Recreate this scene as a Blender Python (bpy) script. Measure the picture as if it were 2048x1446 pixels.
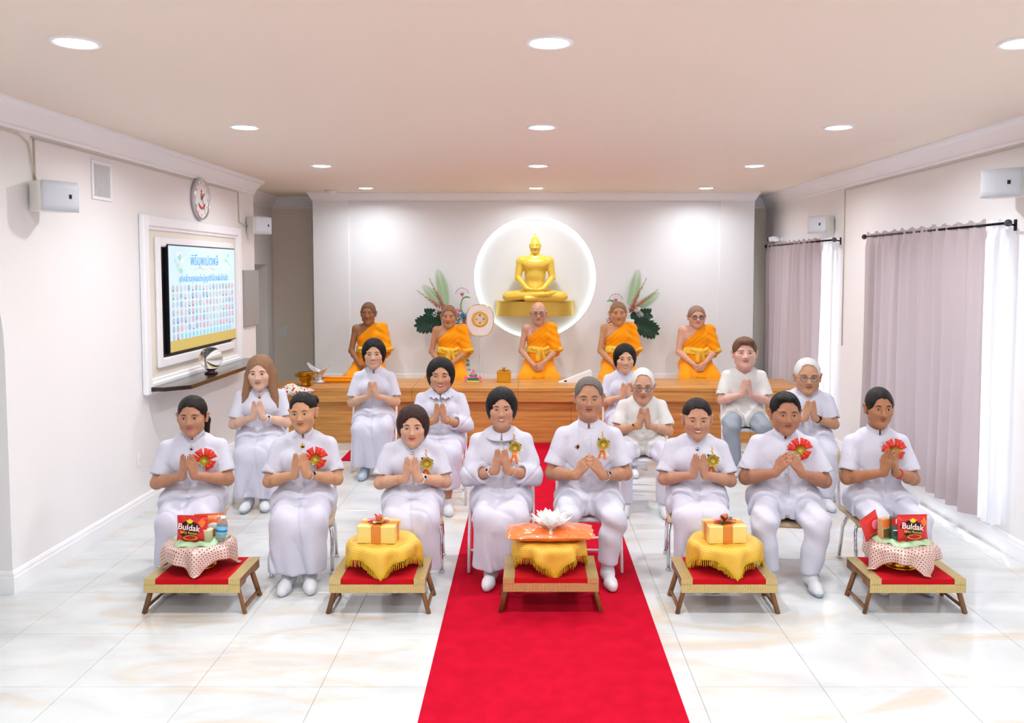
import bpy, math, random
import numpy as np
from mathutils import Vector, Matrix
for o in list(bpy.data.objects): bpy.data.objects.remove(o)
SC = bpy.context.scene
COL = SC.collection
RND = random.Random(7)
# ---------------------------------------------------------------- camera, world, exposure
FPX, PITCH, PPX, PPY, HCAM = 1709.08, .0588, 1056.76, 639.4, 2.0288      # solved from floor tiles, lamps and upright edges (2048x1446)
cam = bpy.data.cameras.new('camera'); camo = bpy.data.objects.new('camera', cam); COL.objects.link(camo)
cam.sensor_width = 36; cam.lens = FPX/2048*36
cam.shift_x = (1024-PPX)/2048; cam.shift_y = -(723-PPY)/2048
camo.location = (0, 0, HCAM); camo.rotation_euler = (math.pi/2-PITCH, 0, 0)
cam.clip_end = 100
SC.camera = camo
w = bpy.data.worlds.new('daylight'); SC.world = w; w.use_nodes = True
w.node_tree.nodes['Background'].inputs[0].default_value = (.90, .95, 1, 1)
w.node_tree.nodes['Background'].inputs[1].default_value = 4.4
SC.view_settings.view_transform = 'Standard'; SC.view_settings.look = 'None'
SC.view_settings.gamma = 1; SC.view_settings.use_curve_mapping = False
SC.view_settings.exposure = 0.36
LAMP_W = 18.0
def sunlamp():
    l = bpy.data.lights.new('sun_offscreen', 'SUN'); l.energy = 5; l.angle = math.radians(1.0); l.color = (1, .97, .92)
    o = bpy.data.objects.new('sun_offscreen', l); COL.objects.link(o)
    o.rotation_euler = Vector((-.30, -.85, -2.0)).to_track_quat('-Z', 'Y').to_euler(); o.location = (8, 9, 9)
sunlamp()
# ---------------------------------------------------------------- pixel helpers (direction only; the plane gives the distance)
_c, _s = math.cos(PITCH), math.sin(PITCH)
def ray(x, y):
    a = (x-PPX)/FPX; b = (PPY-y)/FPX
    return a, _c+b*_s, -_s+b*_c
def on_z(x, y, z=0.):
    d = ray(x, y); t = (z-HCAM)/d[2]; return d[0]*t, d[1]*t, z
def on_Y(x, y, Y):
    d = ray(x, y); t = Y/d[1]; return d[0]*t, Y, HCAM+d[2]*t
def on_X(x, y, X):
    d = ray(x, y); t = X/d[0]; return X, d[1]*t, HCAM+d[2]*t
# ---------------------------------------------------------------- materials
def lin(c):
    return tuple(((v/255)/12.92 if v/255 <= .04045 else ((v/255+.055)/1.055)**2.4) for v in c[:3])+(1,)
MATS = {}
def M(name, col, rough=.5, metal=0, bump=None, var=None, coat=0, sheen=0, trans=0, emis=0, ior=1.45, spec=.5, sss=0, transl=0):
    if name in MATS: return MATS[name]
    m = bpy.data.materials.new(name); m.use_nodes = True; MATS[name] = m
    nt = m.node_tree; N = nt.nodes; L = nt.links; b = N['Principled BSDF']
    b.inputs['Base Color'].default_value = lin(col); b.inputs['Roughness'].default_value = rough
    b.inputs['Metallic'].default_value = metal; b.inputs['IOR'].default_value = ior
    b.inputs['Coat Weight'].default_value = coat; b.inputs['Sheen Weight'].default_value = sheen
    b.inputs['Transmission Weight'].default_value = trans; b.inputs['Specular IOR Level'].default_value = spec
    if sss: b.inputs['Subsurface Weight'].default_value = sss; b.inputs['Subsurface Scale'].default_value = .01
    if emis:
        b.inputs['Emission Color'].default_value = lin(col); b.inputs['Emission Strength'].default_value = emis
    tc = N.new('ShaderNodeTexCoord')
    if var:
        sc, c2, det = var[0], var[1], (var[2] if len(var) > 2 else 4)
        mp = N.new('ShaderNodeMapping'); L.new(tc.outputs['Object'], mp.inputs[0])
        mp.inputs['Scale'].default_value = sc if isinstance(sc, tuple) else (sc,)*3
        t = N.new('ShaderNodeTexNoise'); t.inputs['Scale'].default_value = 1; t.inputs['Detail'].default_value = det
        L.new(mp.outputs[0], t.inputs['Vector'])
        r = N.new('ShaderNodeValToRGB'); r.color_ramp.elements[0].position = .35; r.color_ramp.elements[1].position = .65
        r.color_ramp.elements[0].color = lin(col); r.color_ramp.elements[1].color = lin(c2)
        L.new(t.outputs[0], r.inputs[0]); L.new(r.outputs[0], b.inputs['Base Color'])
    if bump:
        sc, st, di = bump
        mp = N.new('ShaderNodeMapping'); L.new(tc.outputs['Object'], mp.inputs[0])
        mp.inputs['Scale'].default_value = sc if isinstance(sc, tuple) else (sc,)*3
        t = N.new('ShaderNodeTexNoise'); t.inputs['Scale'].default_value = 1; t.inputs['Detail'].default_value = 5
        L.new(mp.outputs[0], t.inputs['Vector'])
        bp = N.new('ShaderNodeBump'); bp.inputs['Strength'].default_value = st; bp.inputs['Distance'].default_value = di
        L.new(t.outputs[0], bp.inputs['Height']); L.new(bp.outputs[0], b.inputs['Normal'])
    if transl:
        tr = N.new('ShaderNodeBsdfTranslucent'); tr.inputs[0].default_value = lin(col)
        mx = N.new('ShaderNodeMixShader'); mx.inputs[0].default_value = transl
        L.new(b.outputs[0], mx.inputs[1]); L.new(tr.outputs[0], mx.inputs[2]); L.new(mx.outputs[0], N['Material Output'].inputs[0])
    return m
def clear_glass(name, tint=(250, 252, 255), gloss=.06):
    m = bpy.data.materials.new(name); m.use_nodes = True; nt = m.node_tree; N = nt.nodes; L = nt.links; N.remove(N['Principled BSDF'])
    t = N.new('ShaderNodeBsdfTransparent'); t.inputs[0].default_value = lin(tint); g = N.new('ShaderNodeBsdfGlossy'); g.inputs['Roughness'].default_value = .03
    mx = N.new('ShaderNodeMixShader'); mx.inputs[0].default_value = gloss; L.new(t.outputs[0], mx.inputs[1]); L.new(g.outputs[0], mx.inputs[2]); L.new(mx.outputs[0], N['Material Output'].inputs[0]); return m
# ---------------------------------------------------------------- objects
def link_mesh(name, me, parent=None, loc=None, rot=None):
    o = bpy.data.objects.new(name, me); COL.objects.link(o)
    if parent is not None: o.parent = parent
    if loc is not None: o.location = loc
    if rot is not None: o.rotation_euler = rot
    return o
def raw_mesh(name, V, Q, mats, mi=None, smooth=True):
    """fast mesh from an (n,3) array and (m,4) or (m,3) faces"""
    me = bpy.data.meshes.new(name); V = np.asarray(V, np.float32); Q = np.asarray(Q, np.int32)
    n, k = Q.shape
    me.vertices.add(len(V)); me.vertices.foreach_set('co', V.ravel())
    me.loops.add(n*k); me.loops.foreach_set('vertex_index', Q.ravel())
    me.polygons.add(n); me.polygons.foreach_set('loop_start', np.arange(n, dtype=np.int32)*k)
    me.polygons.foreach_set('loop_total', np.full(n, k, np.int32))
    for m in mats: me.materials.append(m)
    if mi is not None: me.polygons.foreach_set('material_index', np.asarray(mi, np.int32))
    me.polygons.foreach_set('use_smooth', np.full(n, smooth, bool))
    me.update(calc_edges=True); me.validate()
    return me
def tag(o, label=None, cat=None, group=None, kind=None):
    if label: o['label'] = label
    if cat: o['category'] = cat
    if group: o['group'] = group
    if kind: o['kind'] = kind
    return o
def empty(name, loc=(0, 0, 0), rz=0, label=None, cat=None, group=None):
    o = bpy.data.objects.new(name, None); COL.objects.link(o); o.location = loc; o.rotation_euler = (0, 0, rz)
    o.empty_display_size = .1
    return tag(o, label, cat, group)
def copy_tree(o, parent=None):
    c = o.copy(); COL.objects.link(c); c.parent = parent
    for ch in list(o.children): copy_tree(ch, c)
    return c
class MB:
    """collects shapes; build() links them as one mesh object"""
    def __init__(s): s.v = []; s.f = []; s.m = []; s.sm = []; s.uv = None
    def add(s, vs, fs, mi=0, smooth=True):
        b = len(s.v); s.v += [tuple(v) for v in vs]
        for f in fs: s.f.append(tuple(b+i for i in f)); s.m.append(mi); s.sm.append(smooth)
        return s
    def box(s, lo, hi, mi=0, bev=0., R=None, c=None):
        x0, y0, z0 = lo; x1, y1, z1 = hi
        if bev <= 0:
            vs = [(x, y, z) for z in (z0, z1) for y in (y0, y1) for x in (x0, x1)]
            fs = [(0, 2, 3, 1), (4, 5, 7, 6), (0, 1, 5, 4), (2, 6, 7, 3), (0, 4, 6, 2), (1, 3, 7, 5)]
        else:
            b = min(bev, .49*min(x1-x0, y1-y0, z1-z0))
            vs = []; idx = {}
            for i, (x, sx) in enumerate(((x0, 1), (x1, -1))):
                for j, (y, sy) in enumerate(((y0, 1), (y1, -1))):
                    for k, (z, sz) in enumerate(((z0, 1), (z1, -1))):
                        for a, q in enumerate(((x, y+sy*b, z+sz*b), (x+sx*b, y, z+sz*b), (x+sx*b, y+sy*b, z))):
                            idx[i, j, k, a] = len(vs); vs.append(q)
            g = idx; fs = []
            fs.append((g[0,0,0,0], g[0,0,1,0], g[0,1,1,0], g[0,1,0,0])); fs.append((g[1,0,0,0], g[1,1,0,0], g[1,1,1,0], g[1,0,1,0]))
            fs.append((g[0,0,0,1], g[1,0,0,1], g[1,0,1,1], g[0,0,1,1])); fs.append((g[0,1,0,1], g[0,1,1,1], g[1,1,1,1], g[1,1,0,1]))
            fs.append((g[0,0,0,2], g[0,1,0,2], g[1,1,0,2], g[1,0,0,2])); fs.append((g[0,0,1,2], g[1,0,1,2], g[1,1,1,2], g[0,1,1,2]))
            for j in (0, 1):
                for k in (0, 1):
                    f = (g[0,j,k,1], g[0,j,k,2], g[1,j,k,2], g[1,j,k,1]); fs.append(f if j == k else f[::-1])
                    f = (g[j,0,k,2], g[j,0,k,0], g[j,1,k,0], g[j,1,k,2]); fs.append(f if j == k else f[::-1])
                    f = (g[j,k,0,0], g[j,k,0,1], g[j,k,1,1], g[j,k,1,0]); fs.append(f if j == k else f[::-1])
            for i in (0, 1):
                for j in (0, 1):
                    for k in (0, 1):
                        f = (g[i,j,k,0], g[i,j,k,1], g[i,j,k,2]); fs.append(f if (i+j+k) % 2 == 0 else f[::-1])
        if R is not None:
            cc = Vector(c if c is not None else ((x0+x1)/2, (y0+y1)/2, (z0+z1)/2))
            vs = [tuple(cc+R @ (Vector(v)-cc)) for v in vs]
        return s.add(vs, fs, mi, False)
    def tube(s, pts, r, n=8, mi=0, cap=True, flat=None):
        """tube along pts; r one radius or one per point; flat=(sx,sy) scales the section"""
        P = [Vector(p) for p in pts]; m = len(P); rs = r if isinstance(r, (list, tuple)) else [r]*m
        up = None; vs = []
        for i in range(m):
            t = (P[min(i+1, m-1)]-P[max(i-1, 0)]).normalized()
            if up is None:
                up = t.orthogonal().normalized() if flat is None else (Vector((0, 0, 1))-t*t.z)
                if up.length < 1e-3: up = Vector((0, 1, 0))-t*t.y
                up.normalize()
            else:
                up = (up-t*up.dot(t)).normalized()
            sd = t.cross(up); fx, fy = flat or (1, 1)
            for k in range(n):
                a = 2*math.pi*k/n
                vs.append(P[i]+sd*(math.cos(a)*rs[i]*fx)+up*(math.sin(a)*rs[i]*fy))
        fs = []
        for i in range(m-1):
            for k in range(n):
                a = i*n+k; b = i*n+(k+1) % n
                fs.append((a, b, b+n, a+n))
        if cap: fs.append(tuple(range(n))[::-1]); fs.append(tuple((m-1)*n+k for k in range(n)))
        return s.add(vs, fs, mi, True)
    def lathe(s, prof, n=24, c=(0, 0, 0), mi=0, ax='z', sx=1, sy=1, wav=None, cap=True):
        vs = []; fs = []; m = len(prof); st = []; cap = cap and not (m == 2 and min(prof[0][0], prof[1][0]) < 1e-6)
        for i, (r, z) in enumerate(prof):
            st.append(len(vs)); pole = r < 1e-6
            for k in range(1 if pole else n):
                a = 2*math.pi*k/n; rr = r*(1+(wav[1]*math.cos(wav[0]*a) if wav else 0)); x = rr*math.cos(a)*sx; y = rr*math.sin(a)*sy
                p = (x, y, z) if ax == 'z' else ((x, -z, y) if ax == 'y' else (z, x, y))
                vs.append((c[0]+p[0], c[1]+p[1], c[2]+p[2]))
        for i in range(m-1):
            p0, p1 = prof[i][0] < 1e-6, prof[i+1][0] < 1e-6
            for k in range(n):
                j = (k+1) % n
                if p0 and p1: continue
                if p0: fs.append((st[i], st[i+1]+j, st[i+1]+k))
                elif p1: fs.append((st[i]+k, st[i]+j, st[i+1]))
                else: fs.append((st[i]+k, st[i]+j, st[i+1]+j, st[i+1]+k))
        if cap and prof[0][0] > 1e-5: fs.append(tuple(range(n))[::-1])
        if cap and prof[-1][0] > 1e-5: fs.append(tuple(st[-1]+k for k in range(n)))
        return s.add(vs, fs, mi, True)
    def ball(s, c, r, n=12, m=8, mi=0, R=None):
        rx, ry, rz = r if isinstance(r, (list, tuple)) else (r, r, r)
        vs = [(0, 0, -rz)]; fs = []
        for i in range(1, m):
            t = math.pi*i/m-math.pi/2
            for k in range(n):
                a = 2*math.pi*k/n; vs.append((rx*math.cos(t)*math.cos(a), ry*math.cos(t)*math.sin(a), rz*math.sin(t)))
        vs.append((0, 0, rz)); e = len(vs)-1
        for k in range(n):
            fs.append((0, 1+(k+1) % n, 1+k)); fs.append((e, e-n+k, e-n+(k+1) % n))
        for i in range(m-2):
            for k in range(n):
                a = 1+i*n+k; b = 1+i*n+(k+1) % n; fs.append((a, b, b+n, a+n))
        cc = Vector(c)
        vs = [cc+(R @ Vector(v) if R is not None else Vector(v)) for v in vs]
        return s.add(vs, fs, mi, True)
    def grid(s, fn, nu, nv, mi=0, smooth=True):
        vs = [fn(i/nu, j/nv) for j in range(nv+1) for i in range(nu+1)]
        fs = [(j*(nu+1)+i, j*(nu+1)+i+1, (j+1)*(nu+1)+i+1, (j+1)*(nu+1)+i) for j in range(nv) for i in range(nu)]
        return s.add(vs, fs, mi, smooth)
    def prism(s, pts, z0, z1, mi=0, ax='z', smooth=False):
        """closed outline (2D, ccw) extruded along an axis"""
        n = len(pts); mk = {'z': lambda a, b, t: (a, b, t), 'y': lambda a, b, t: (a, t, b), 'x': lambda a, b, t: (t, a, b)}[ax]
        vs = [mk(a, b, z0) for a, b in pts]+[mk(a, b, z1) for a, b in pts]
        fs = [(k, (k+1) % n, n+(k+1) % n, n+k) for k in range(n)]+[tuple(range(n))[::-1], tuple(range(n, 2*n))]
        return s.add(vs, fs, mi, smooth)
    def xform(s, Mx, start=0):
        s.v[start:] = [tuple(Mx @ Vector(v)) for v in s.v[start:]]; return s
    def mesh(s, name, mats):
        me = bpy.data.meshes.new(name); me.from_pydata(s.v, [], s.f)
        for m in (mats if isinstance(mats, (list, tuple)) else [mats]): me.materials.append(m)
        me.polygons.foreach_set('material_index', s.m); me.polygons.foreach_set('use_smooth', s.sm); me.update()
        return me
    def build(s, name, mats, parent=None, loc=None, rot=None):
        return link_mesh(name, s.mesh(name, mats), parent, loc, rot)
def solidify(o, t, off=0):
    m = o.modifiers.new('thickness', 'SOLIDIFY'); m.thickness = t; m.offset = off; return o
def struct(o): o['kind'] = 'structure'; return o
def sweep(path, prof, closed=False):
    """mitred moulding: path [(x,y)], prof [(d,z)] with d measured to the LEFT of the walking direction; returns MB"""
    mb = MB(); n = len(path); rows = []
    for i in range(n):
        p = Vector(path[i]); a = (p-Vector(path[i-1])).normalized() if i > 0 else None
        b = (Vector(path[i+1])-p).normalized() if i < n-1 else None
        na = Vector((-a.y, a.x)) if a is not None else None; nb = Vector((-b.y, b.x)) if b is not None else None
        if na is None: m = nb
        elif nb is None: m = na
        else:
            m = (na+nb); m = m/max(.2, m.dot(na))
        rows.append([(p.x+m.x*d, p.y+m.y*d, z) for d, z in prof])
    k = len(prof)
    for i in range(n-1):
        vs = rows[i]+rows[i+1]
        mb.add(vs, [(j, (j+1) % k, k+(j+1) % k, k+j) for j in range(k)], 0, False)
    mb.add(rows[0], [tuple(range(k))[::-1]], 0, False); mb.add(rows[-1], [tuple(range(k))], 0, False)
    return mb
def text_mesh(body, size, mat, parent, loc, rot, name='lettering', align='CENTER', extrude=.0006, sx=1, offset=0.):
    cu = bpy.data.curves.new('t', 'FONT'); cu.body = body; cu.size = size; cu.align_x = align; cu.align_y = 'CENTER'
    cu.extrude = extrude; cu.offset = offset; cu.resolution_u = 3
    ob = bpy.data.objects.new('t', cu); COL.objects.link(ob)
    dg = bpy.context.evaluated_depsgraph_get(); dg.update()
    me = bpy.data.meshes.new_from_object(ob.evaluated_get(dg)); me.name = name
    bpy.data.objects.remove(ob); me.materials.clear(); me.materials.append(mat)
    o = link_mesh(name, me, parent, loc, rot); o.scale = (sx, 1, 1); return o
# ---------------------------------------------------------------- solids blended smoothly, then meshed (for bodies, clothes, hair)
class Field:
    def __init__(s, xs, ys, zs):
        s.x = np.asarray(xs, np.float32); s.y = np.asarray(ys, np.float32); s.z = np.asarray(zs, np.float32)
        s.F = np.full((len(xs), len(ys), len(zs)), 1., np.float32)
    def sub(s, lo, hi, pad):
        r = []
        for a, l, h in ((s.x, lo[0], hi[0]), (s.y, lo[1], hi[1]), (s.z, lo[2], hi[2])):
            i = max(0, int(np.searchsorted(a, l-pad))-1); j = min(len(a), int(np.searchsorted(a, h+pad))+1); r.append(slice(i, max(i, j)))
        return tuple(r), s.x[r[0]][:, None, None], s.y[r[1]][None, :, None], s.z[r[2]][None, None, :]
    def put(s, sl, d, k, op):
        a = s.F[sl]
        if a.size == 0: return
        if op == 'sub':
            d = -d
            if k > 0:
                h = np.maximum(k-np.abs(a-d), 0)/k; s.F[sl] = np.maximum(a, d)+h*h*k*.25
            else: s.F[sl] = np.maximum(a, d)
        else:
            if k > 0:
                h = np.maximum(k-np.abs(a-d), 0)/k; s.F[sl] = np.minimum(a, d)-h*h*k*.25
            else: s.F[sl] = np.minimum(a, d)
    def cone(s, a, b, ra, rb, k=.01, op='add'):
        a = np.array(a, float); b = np.array(b, float); r = max(ra, rb)
        sl, X, Y, Z = s.sub(np.minimum(a, b)-r, np.maximum(a, b)+r, k+.02)
        e = b-a; q = float(e@e)+1e-9
        px, py, pz = X-a[0], Y-a[1], Z-a[2]
        t = np.clip((px*e[0]+py*e[1]+pz*e[2])/q, 0, 1)
        d = np.sqrt((px-t*e[0])**2+(py-t*e[1])**2+(pz-t*e[2])**2)-(ra+t*(rb-ra))
        s.put(sl, d.astype(np.float32), k, op); return s
    def ell(s, c, r, k=.01, R=None, op='add'):
        c = np.array(c, float); r = np.array(r, float); m = r.max() if R is not None else r
        sl, X, Y, Z = s.sub(c-m, c+m, k+.02)
        px, py, pz = X-c[0], Y-c[1], Z-c[2]
        if R is not None:
            R = np.array(R); px, py, pz = (R[0,0]*px+R[1,0]*py+R[2,0]*pz, R[0,1]*px+R[1,1]*py+R[2,1]*pz, R[0,2]*px+R[1,2]*py+R[2,2]*pz)
        k0 = np.sqrt((px/r[0])**2+(py/r[1])**2+(pz/r[2])**2); k1 = np.sqrt((px/r[0]**2)**2+(py/r[1]**2)**2+(pz/r[2]**2)**2)+1e-6
        s.put(sl, (k0*(k0-1)/k1).astype(np.float32), k, op); return s
    def box(s, c, h, rr=.01, k=.01, op='add'):
        c = np.array(c, float); h = np.array(h, float)
        sl, X, Y, Z = s.sub(c-h, c+h, k+.02)
        qx, qy, qz = np.abs(X-c[0])-h[0]+rr, np.abs(Y-c[1])-h[1]+rr, np.abs(Z-c[2])-h[2]+rr
        d = np.sqrt(np.maximum(qx, 0)**2+np.maximum(qy, 0)**2+np.maximum(qz, 0)**2)+np.minimum(np.maximum(np.maximum(qx, qy), qz), 0)-rr
        s.put(sl, d.astype(np.float32), k, op); return s
    def sleeve(s, a, b, ra, rb, wall, k):
        """open-ended cloth tube from a to b"""
        a = np.array(a, float); b = np.array(b, float); r = max(ra, rb)
        sl, X, Y, Z = s.sub(np.minimum(a, b)-r*1.1, np.maximum(a, b)+r*1.1, k+.02); e = b-a; L = math.sqrt(e@e); n = e/L
        px, py, pz = X-a[0], Y-a[1], Z-a[2]; t = px*n[0]+py*n[1]+pz*n[2]; tc = np.maximum(t, 0)
        q = np.sqrt((px-tc*n[0])**2+(py-tc*n[1])**2+(pz-tc*n[2])**2); rad = ra+np.clip(t/L, 0, 1.2)*(rb-ra)
        d = np.maximum(q-rad, t-L); inner = np.maximum(q-rad+wall, (L-.022)-t); d = np.maximum(d, -inner)
        s.put(sl, d.astype(np.float32), k, 'add'); return s
    def G(s): return s.x[:, None, None], s.y[None, :, None], s.z[None, None, :]
    def keep(s, fn):                      # intersect with fn(X,Y,Z) < 0
        s.F = np.maximum(s.F, fn(*s.G()).astype(np.float32)); return s
    def warp(s, fn):
        s.F = s.F+fn(*s.G()).astype(np.float32); return s
    def at(s, P):
        P = np.atleast_2d(np.asarray(P, float)); o = []
        for a, v in ((s.x, P[:, 0]), (s.y, P[:, 1]), (s.z, P[:, 2])):
            i = np.clip(np.searchsorted(a, v)-1, 0, len(a)-2); o.append((i, np.clip((v-a[i])/(a[i+1]-a[i]), 0, 1)))
        (i, u), (j, v), (k, w) = o; F = s.F; r = 0
        for di, wu in ((0, 1-u), (1, u)):
            for dj, wv in ((0, 1-v), (1, v)):
                for dk, ww in ((0, 1-w), (1, w)): r = r+F[i+di, j+dj, k+dk]*wu*wv*ww
        return r
    def front(s, x, z, y0=-.7, y1=.3):     # first surface met walking along +y
        ys = np.linspace(y0, y1, 400); v = s.at(np.stack([np.full(400, x), ys, np.full(400, z)], 1))
        i = np.argmax(v < 0)
        if i == 0: return None
        return ys[i-1]+(ys[i]-ys[i-1])*v[i-1]/(v[i-1]-v[i])
    def nets(s, smooth=1, lam=.5):
        F = s.F; F[0] = F[-1] = 1; F[:, 0] = F[:, -1] = 1; F[:, :, 0] = F[:, :, -1] = 1
        ins = F < 0; nx, ny, nz = F.shape; A = (s.x, s.y, s.z)
        st = ((ny-1)*(nz-1), nz-1, 1); cells = []; pts = []; quads = []
        for ax in range(3):
            lo = [slice(None)]*3; hi = [slice(None)]*3; lo[ax] = slice(0, -1); hi[ax] = slice(1, None)
            e = np.argwhere(ins[tuple(lo)] != ins[tuple(hi)])
            i = [e[:, 0], e[:, 1], e[:, 2]]; j = [v.copy() for v in i]; j[ax] = j[ax]+1
            f0 = F[tuple(i)]; f1 = F[tuple(j)]; t = f0/(f0-f1)
            P = np.stack([A[q][i[q]] for q in range(3)], 1); P[:, ax] += t*(A[ax][j[ax]]-A[ax][i[ax]])
            u, v = (ax+1) % 3, (ax+2) % 3
            base = i[0]*st[0]+i[1]*st[1]+i[2]*st[2]
            q4 = np.stack([base-st[u]-st[v], base-st[v], base, base-st[u]], 1)
            fl = ~ins[tuple(i)]; q4[fl] = q4[fl][:, ::-1]
            quads.append(q4)
            for c in range(4): cells.append(q4[:, c]); pts.append(P)
        Q = np.concatenate(quads); C = np.concatenate(cells); P = np.concatenate(pts)
        un, inv = np.unique(C, return_inverse=True); n = len(un); cnt = np.bincount(inv, minlength=n)
        V = np.stack([np.bincount(inv, weights=P[:, a], minlength=n)/cnt for a in range(3)], 1)
        Q = np.searchsorted(un, Q)
        if smooth:
            a = Q.ravel(); b = np.roll(Q, -1, 1).ravel(); ia = np.concatenate([a, b]); ib = np.concatenate([b, a]); dg = np.bincount(ia, minlength=n)
            for _ in range(smooth):
                W = np.stack([np.bincount(ia, weights=V[ib, c], minlength=n)/dg for c in range(3)], 1); V = V+lam*(W-V)
        return V, Q
def rng(a, b, h): return np.linspace(a, b, max(3, int(round((b-a)/h))+1))
def rng2(parts):                           # [(a,b,h),...] joined
    o = []
    for a, b, h in parts: o += list(rng(a, b, h))[(1 if o else 0):]
    return np.array(o)
# ================================================================ the room
CEIL = 3.07; XL, XR = -3.23, 3.43; YF, YB = 11.70, 12.40; YREAR = -3.0
m_wall = M('wall_paint', (240, 239, 240), .55, bump=(60, .05, .002))
m_wall2 = M('alcove_paint', (240, 230, 216), .6, bump=(60, .05, .002))
m_white = M('feature_white', (238, 242, 247), .5, bump=(50, .03, .002))
m_trim = M('trim_white', (246, 247, 251), .3)
m_ceil = M('ceiling_paint', (241, 229, 215), .7, bump=(80, .05, .002))
m_grout = M('grout', (178, 176, 172), .8)
m_black = M('black_metal', (18, 18, 20), .3, .6)
m_chrome = M('chrome', (225, 225, 230), .12, 1)
m_gold = M('polished_gold', (236, 186, 52), .22, 1, bump=(25, .35, .01))
m_goldp = M('gold_paint', (238, 204, 84), .36, .28)
m_plast = M('white_plastic', (236, 238, 242), .35)
m_cream = M('cream_panel', (232, 226, 214), .6)
m_dark = M('near_black', (15, 15, 17), .4)
def marble():
    m = bpy.data.materials.new('polished_marble_tile'); m.use_nodes = True; nt = m.node_tree; N = nt.nodes; L = nt.links; b = N['Principled BSDF']
    g = N.new('ShaderNodeNewGeometry')
    def noise(scale, det, dist, off):
        mp = N.new('ShaderNodeMapping'); mp.inputs['Scale'].default_value = scale; mp.inputs['Location'].default_value = off; mp.inputs['Rotation'].default_value = (0, 0, .5)
        L.new(g.outputs['Position'], mp.inputs[0]); t = N.new('ShaderNodeTexNoise'); t.inputs['Scale'].default_value = 1
        t.inputs['Detail'].default_value = det; t.inputs['Distortion'].default_value = dist; L.new(mp.outputs[0], t.inputs['Vector']); return t
    def ramp(src, p0, p1, c0, c1):
        r = N.new('ShaderNodeValToRGB'); r.color_ramp.elements[0].position = p0; r.color_ramp.elements[1].position = p1
        r.color_ramp.elements[0].color = c0; r.color_ramp.elements[1].color = c1; L.new(src.outputs[0], r.inputs[0]); return r
    base = ramp(noise((1.1, 2.2, 1), 6, 1.2, (3, 1, 0)), .35, .7, lin((219, 223, 224)), lin((198, 202, 204)))
    tan = ramp(noise((.9, 2.6, 1), 8, 1.6, (0, 5, 2)), .52, .74, (0, 0, 0, 1), (.9, .9, .9, 1))
    mx = N.new('ShaderNodeMix'); mx.data_type = 'RGBA'; L.new(tan.outputs[0], mx.inputs[0]); L.new(base.outputs[0], mx.inputs[6]); mx.inputs[7].default_value = lin((206, 186, 158))
    L.new(mx.outputs[2], b.inputs['Base Color']); b.inputs['Roughness'].default_value = .13; b.inputs['Specular IOR Level'].default_value = .45
    return m
m_tile = marble()
def wood(name, c0, c1, rough=.35, sc=(1.2, 18, 30)):
    return M(name, c0, rough, 0, var=(sc, c1, 6), coat=.15)
m_wood = wood('golden_oak', (214, 157, 85), (188, 127, 59), .38, (1.6, 14, 30))
m_wood2 = m_wood
m_darkwood = wood('espresso_wood', (52, 34, 26), (32, 20, 15), .18)
m_teak = wood('teak', (150, 100, 56), (112, 70, 36), .45, (14, 14, 3))
# floor: grout bed and tiles
fl = struct(MB().box((XL-1.6, YREAR, -.06), (XR+.02, YB+.1, -.004)).build('floor', m_grout))
TS = .61; gx0 = -2.2313; gy0 = 4.0477
tme = MB().box((.0012, .0012, -.012), (TS-.0012, TS-.0012, 0), 0, .0009).mesh('tile', m_tile)
for i in range(-4, 10):
    for j in range(-12, 14):
        x, y = gx0+i*TS, gy0+j*TS
        if x < XL-1.5 or x > XR or y < -2.9 or y > YB: continue
        if y < 1.5 and False: continue
        if x+TS < XL and not (2.6 < y < 5.6 or y > 9.8): continue
        link_mesh('tile', tme, fl, (x, y, 0))
struct(MB().box((XL-1.7, YREAR-.1, CEIL), (XR+.3, YB+.2, CEIL+.12)).build('ceiling', m_ceil))
# left wall with the arched opening
AY0, AY1, AZS, AZT = 3.2, 5.25, 1.5, 2.62
pts = [(YREAR, 0), (AY0, 0)]
for k in range(0, 25):
    a = math.pi*(1-k/24); pts.append(((AY0+AY1)/2+math.cos(a)*(AY1-AY0)/2, AZS+math.sin(a)*(AZT-AZS)))
pts += [(AY1, 0), (10.1, 0), (10.1, CEIL), (YREAR, CEIL)]
mb = MB(); mb.prism(pts, XL-.24, XL, ax='x'); struct(mb.build('wall_left', m_wall))
struct(MB().box((XL-1.62, 2.4, 0), (XL-1.55, 6.2, CEIL)).box((XL-1.6, 2.4, 0), (XL-.2, 2.5, CEIL)).box((XL-1.6, 6.1, 0), (XL-.2, 6.2, CEIL)).build('wall_side_room', m_wall))
# alcove on the left with its doorway
XA = -3.70
mb = MB(); mb.prism([(10.0, 2.10), (12.12, 2.10), (12.12, 0), (YB+.1, 0), (YB+.1, CEIL), (10.0, CEIL)], XA-.3, XA, ax='x')
struct(mb.build('wall_alcove', m_wall))
struct(MB().box((XA-1.1, 9.9, 0), (XA-1.0, YB+.1, CEIL)).box((XA-1.05, 9.7, 0), (XL-.2, 9.9, CEIL)).box((XA-1.0, 12.3, 0), (XA-.2, 12.4, CEIL)).build('wall_passage', m_wall2))
struct(MB().box((XA-.02, YB, 0), (XR+.25, YB+.1, CEIL)).build('wall_back', m_wall2))
mb = MB(); mb.box((XL-.3, YREAR-.1, 0), (XR+.3, YREAR, CEIL))
struct(mb.build('wall_rear', m_wall))
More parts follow.
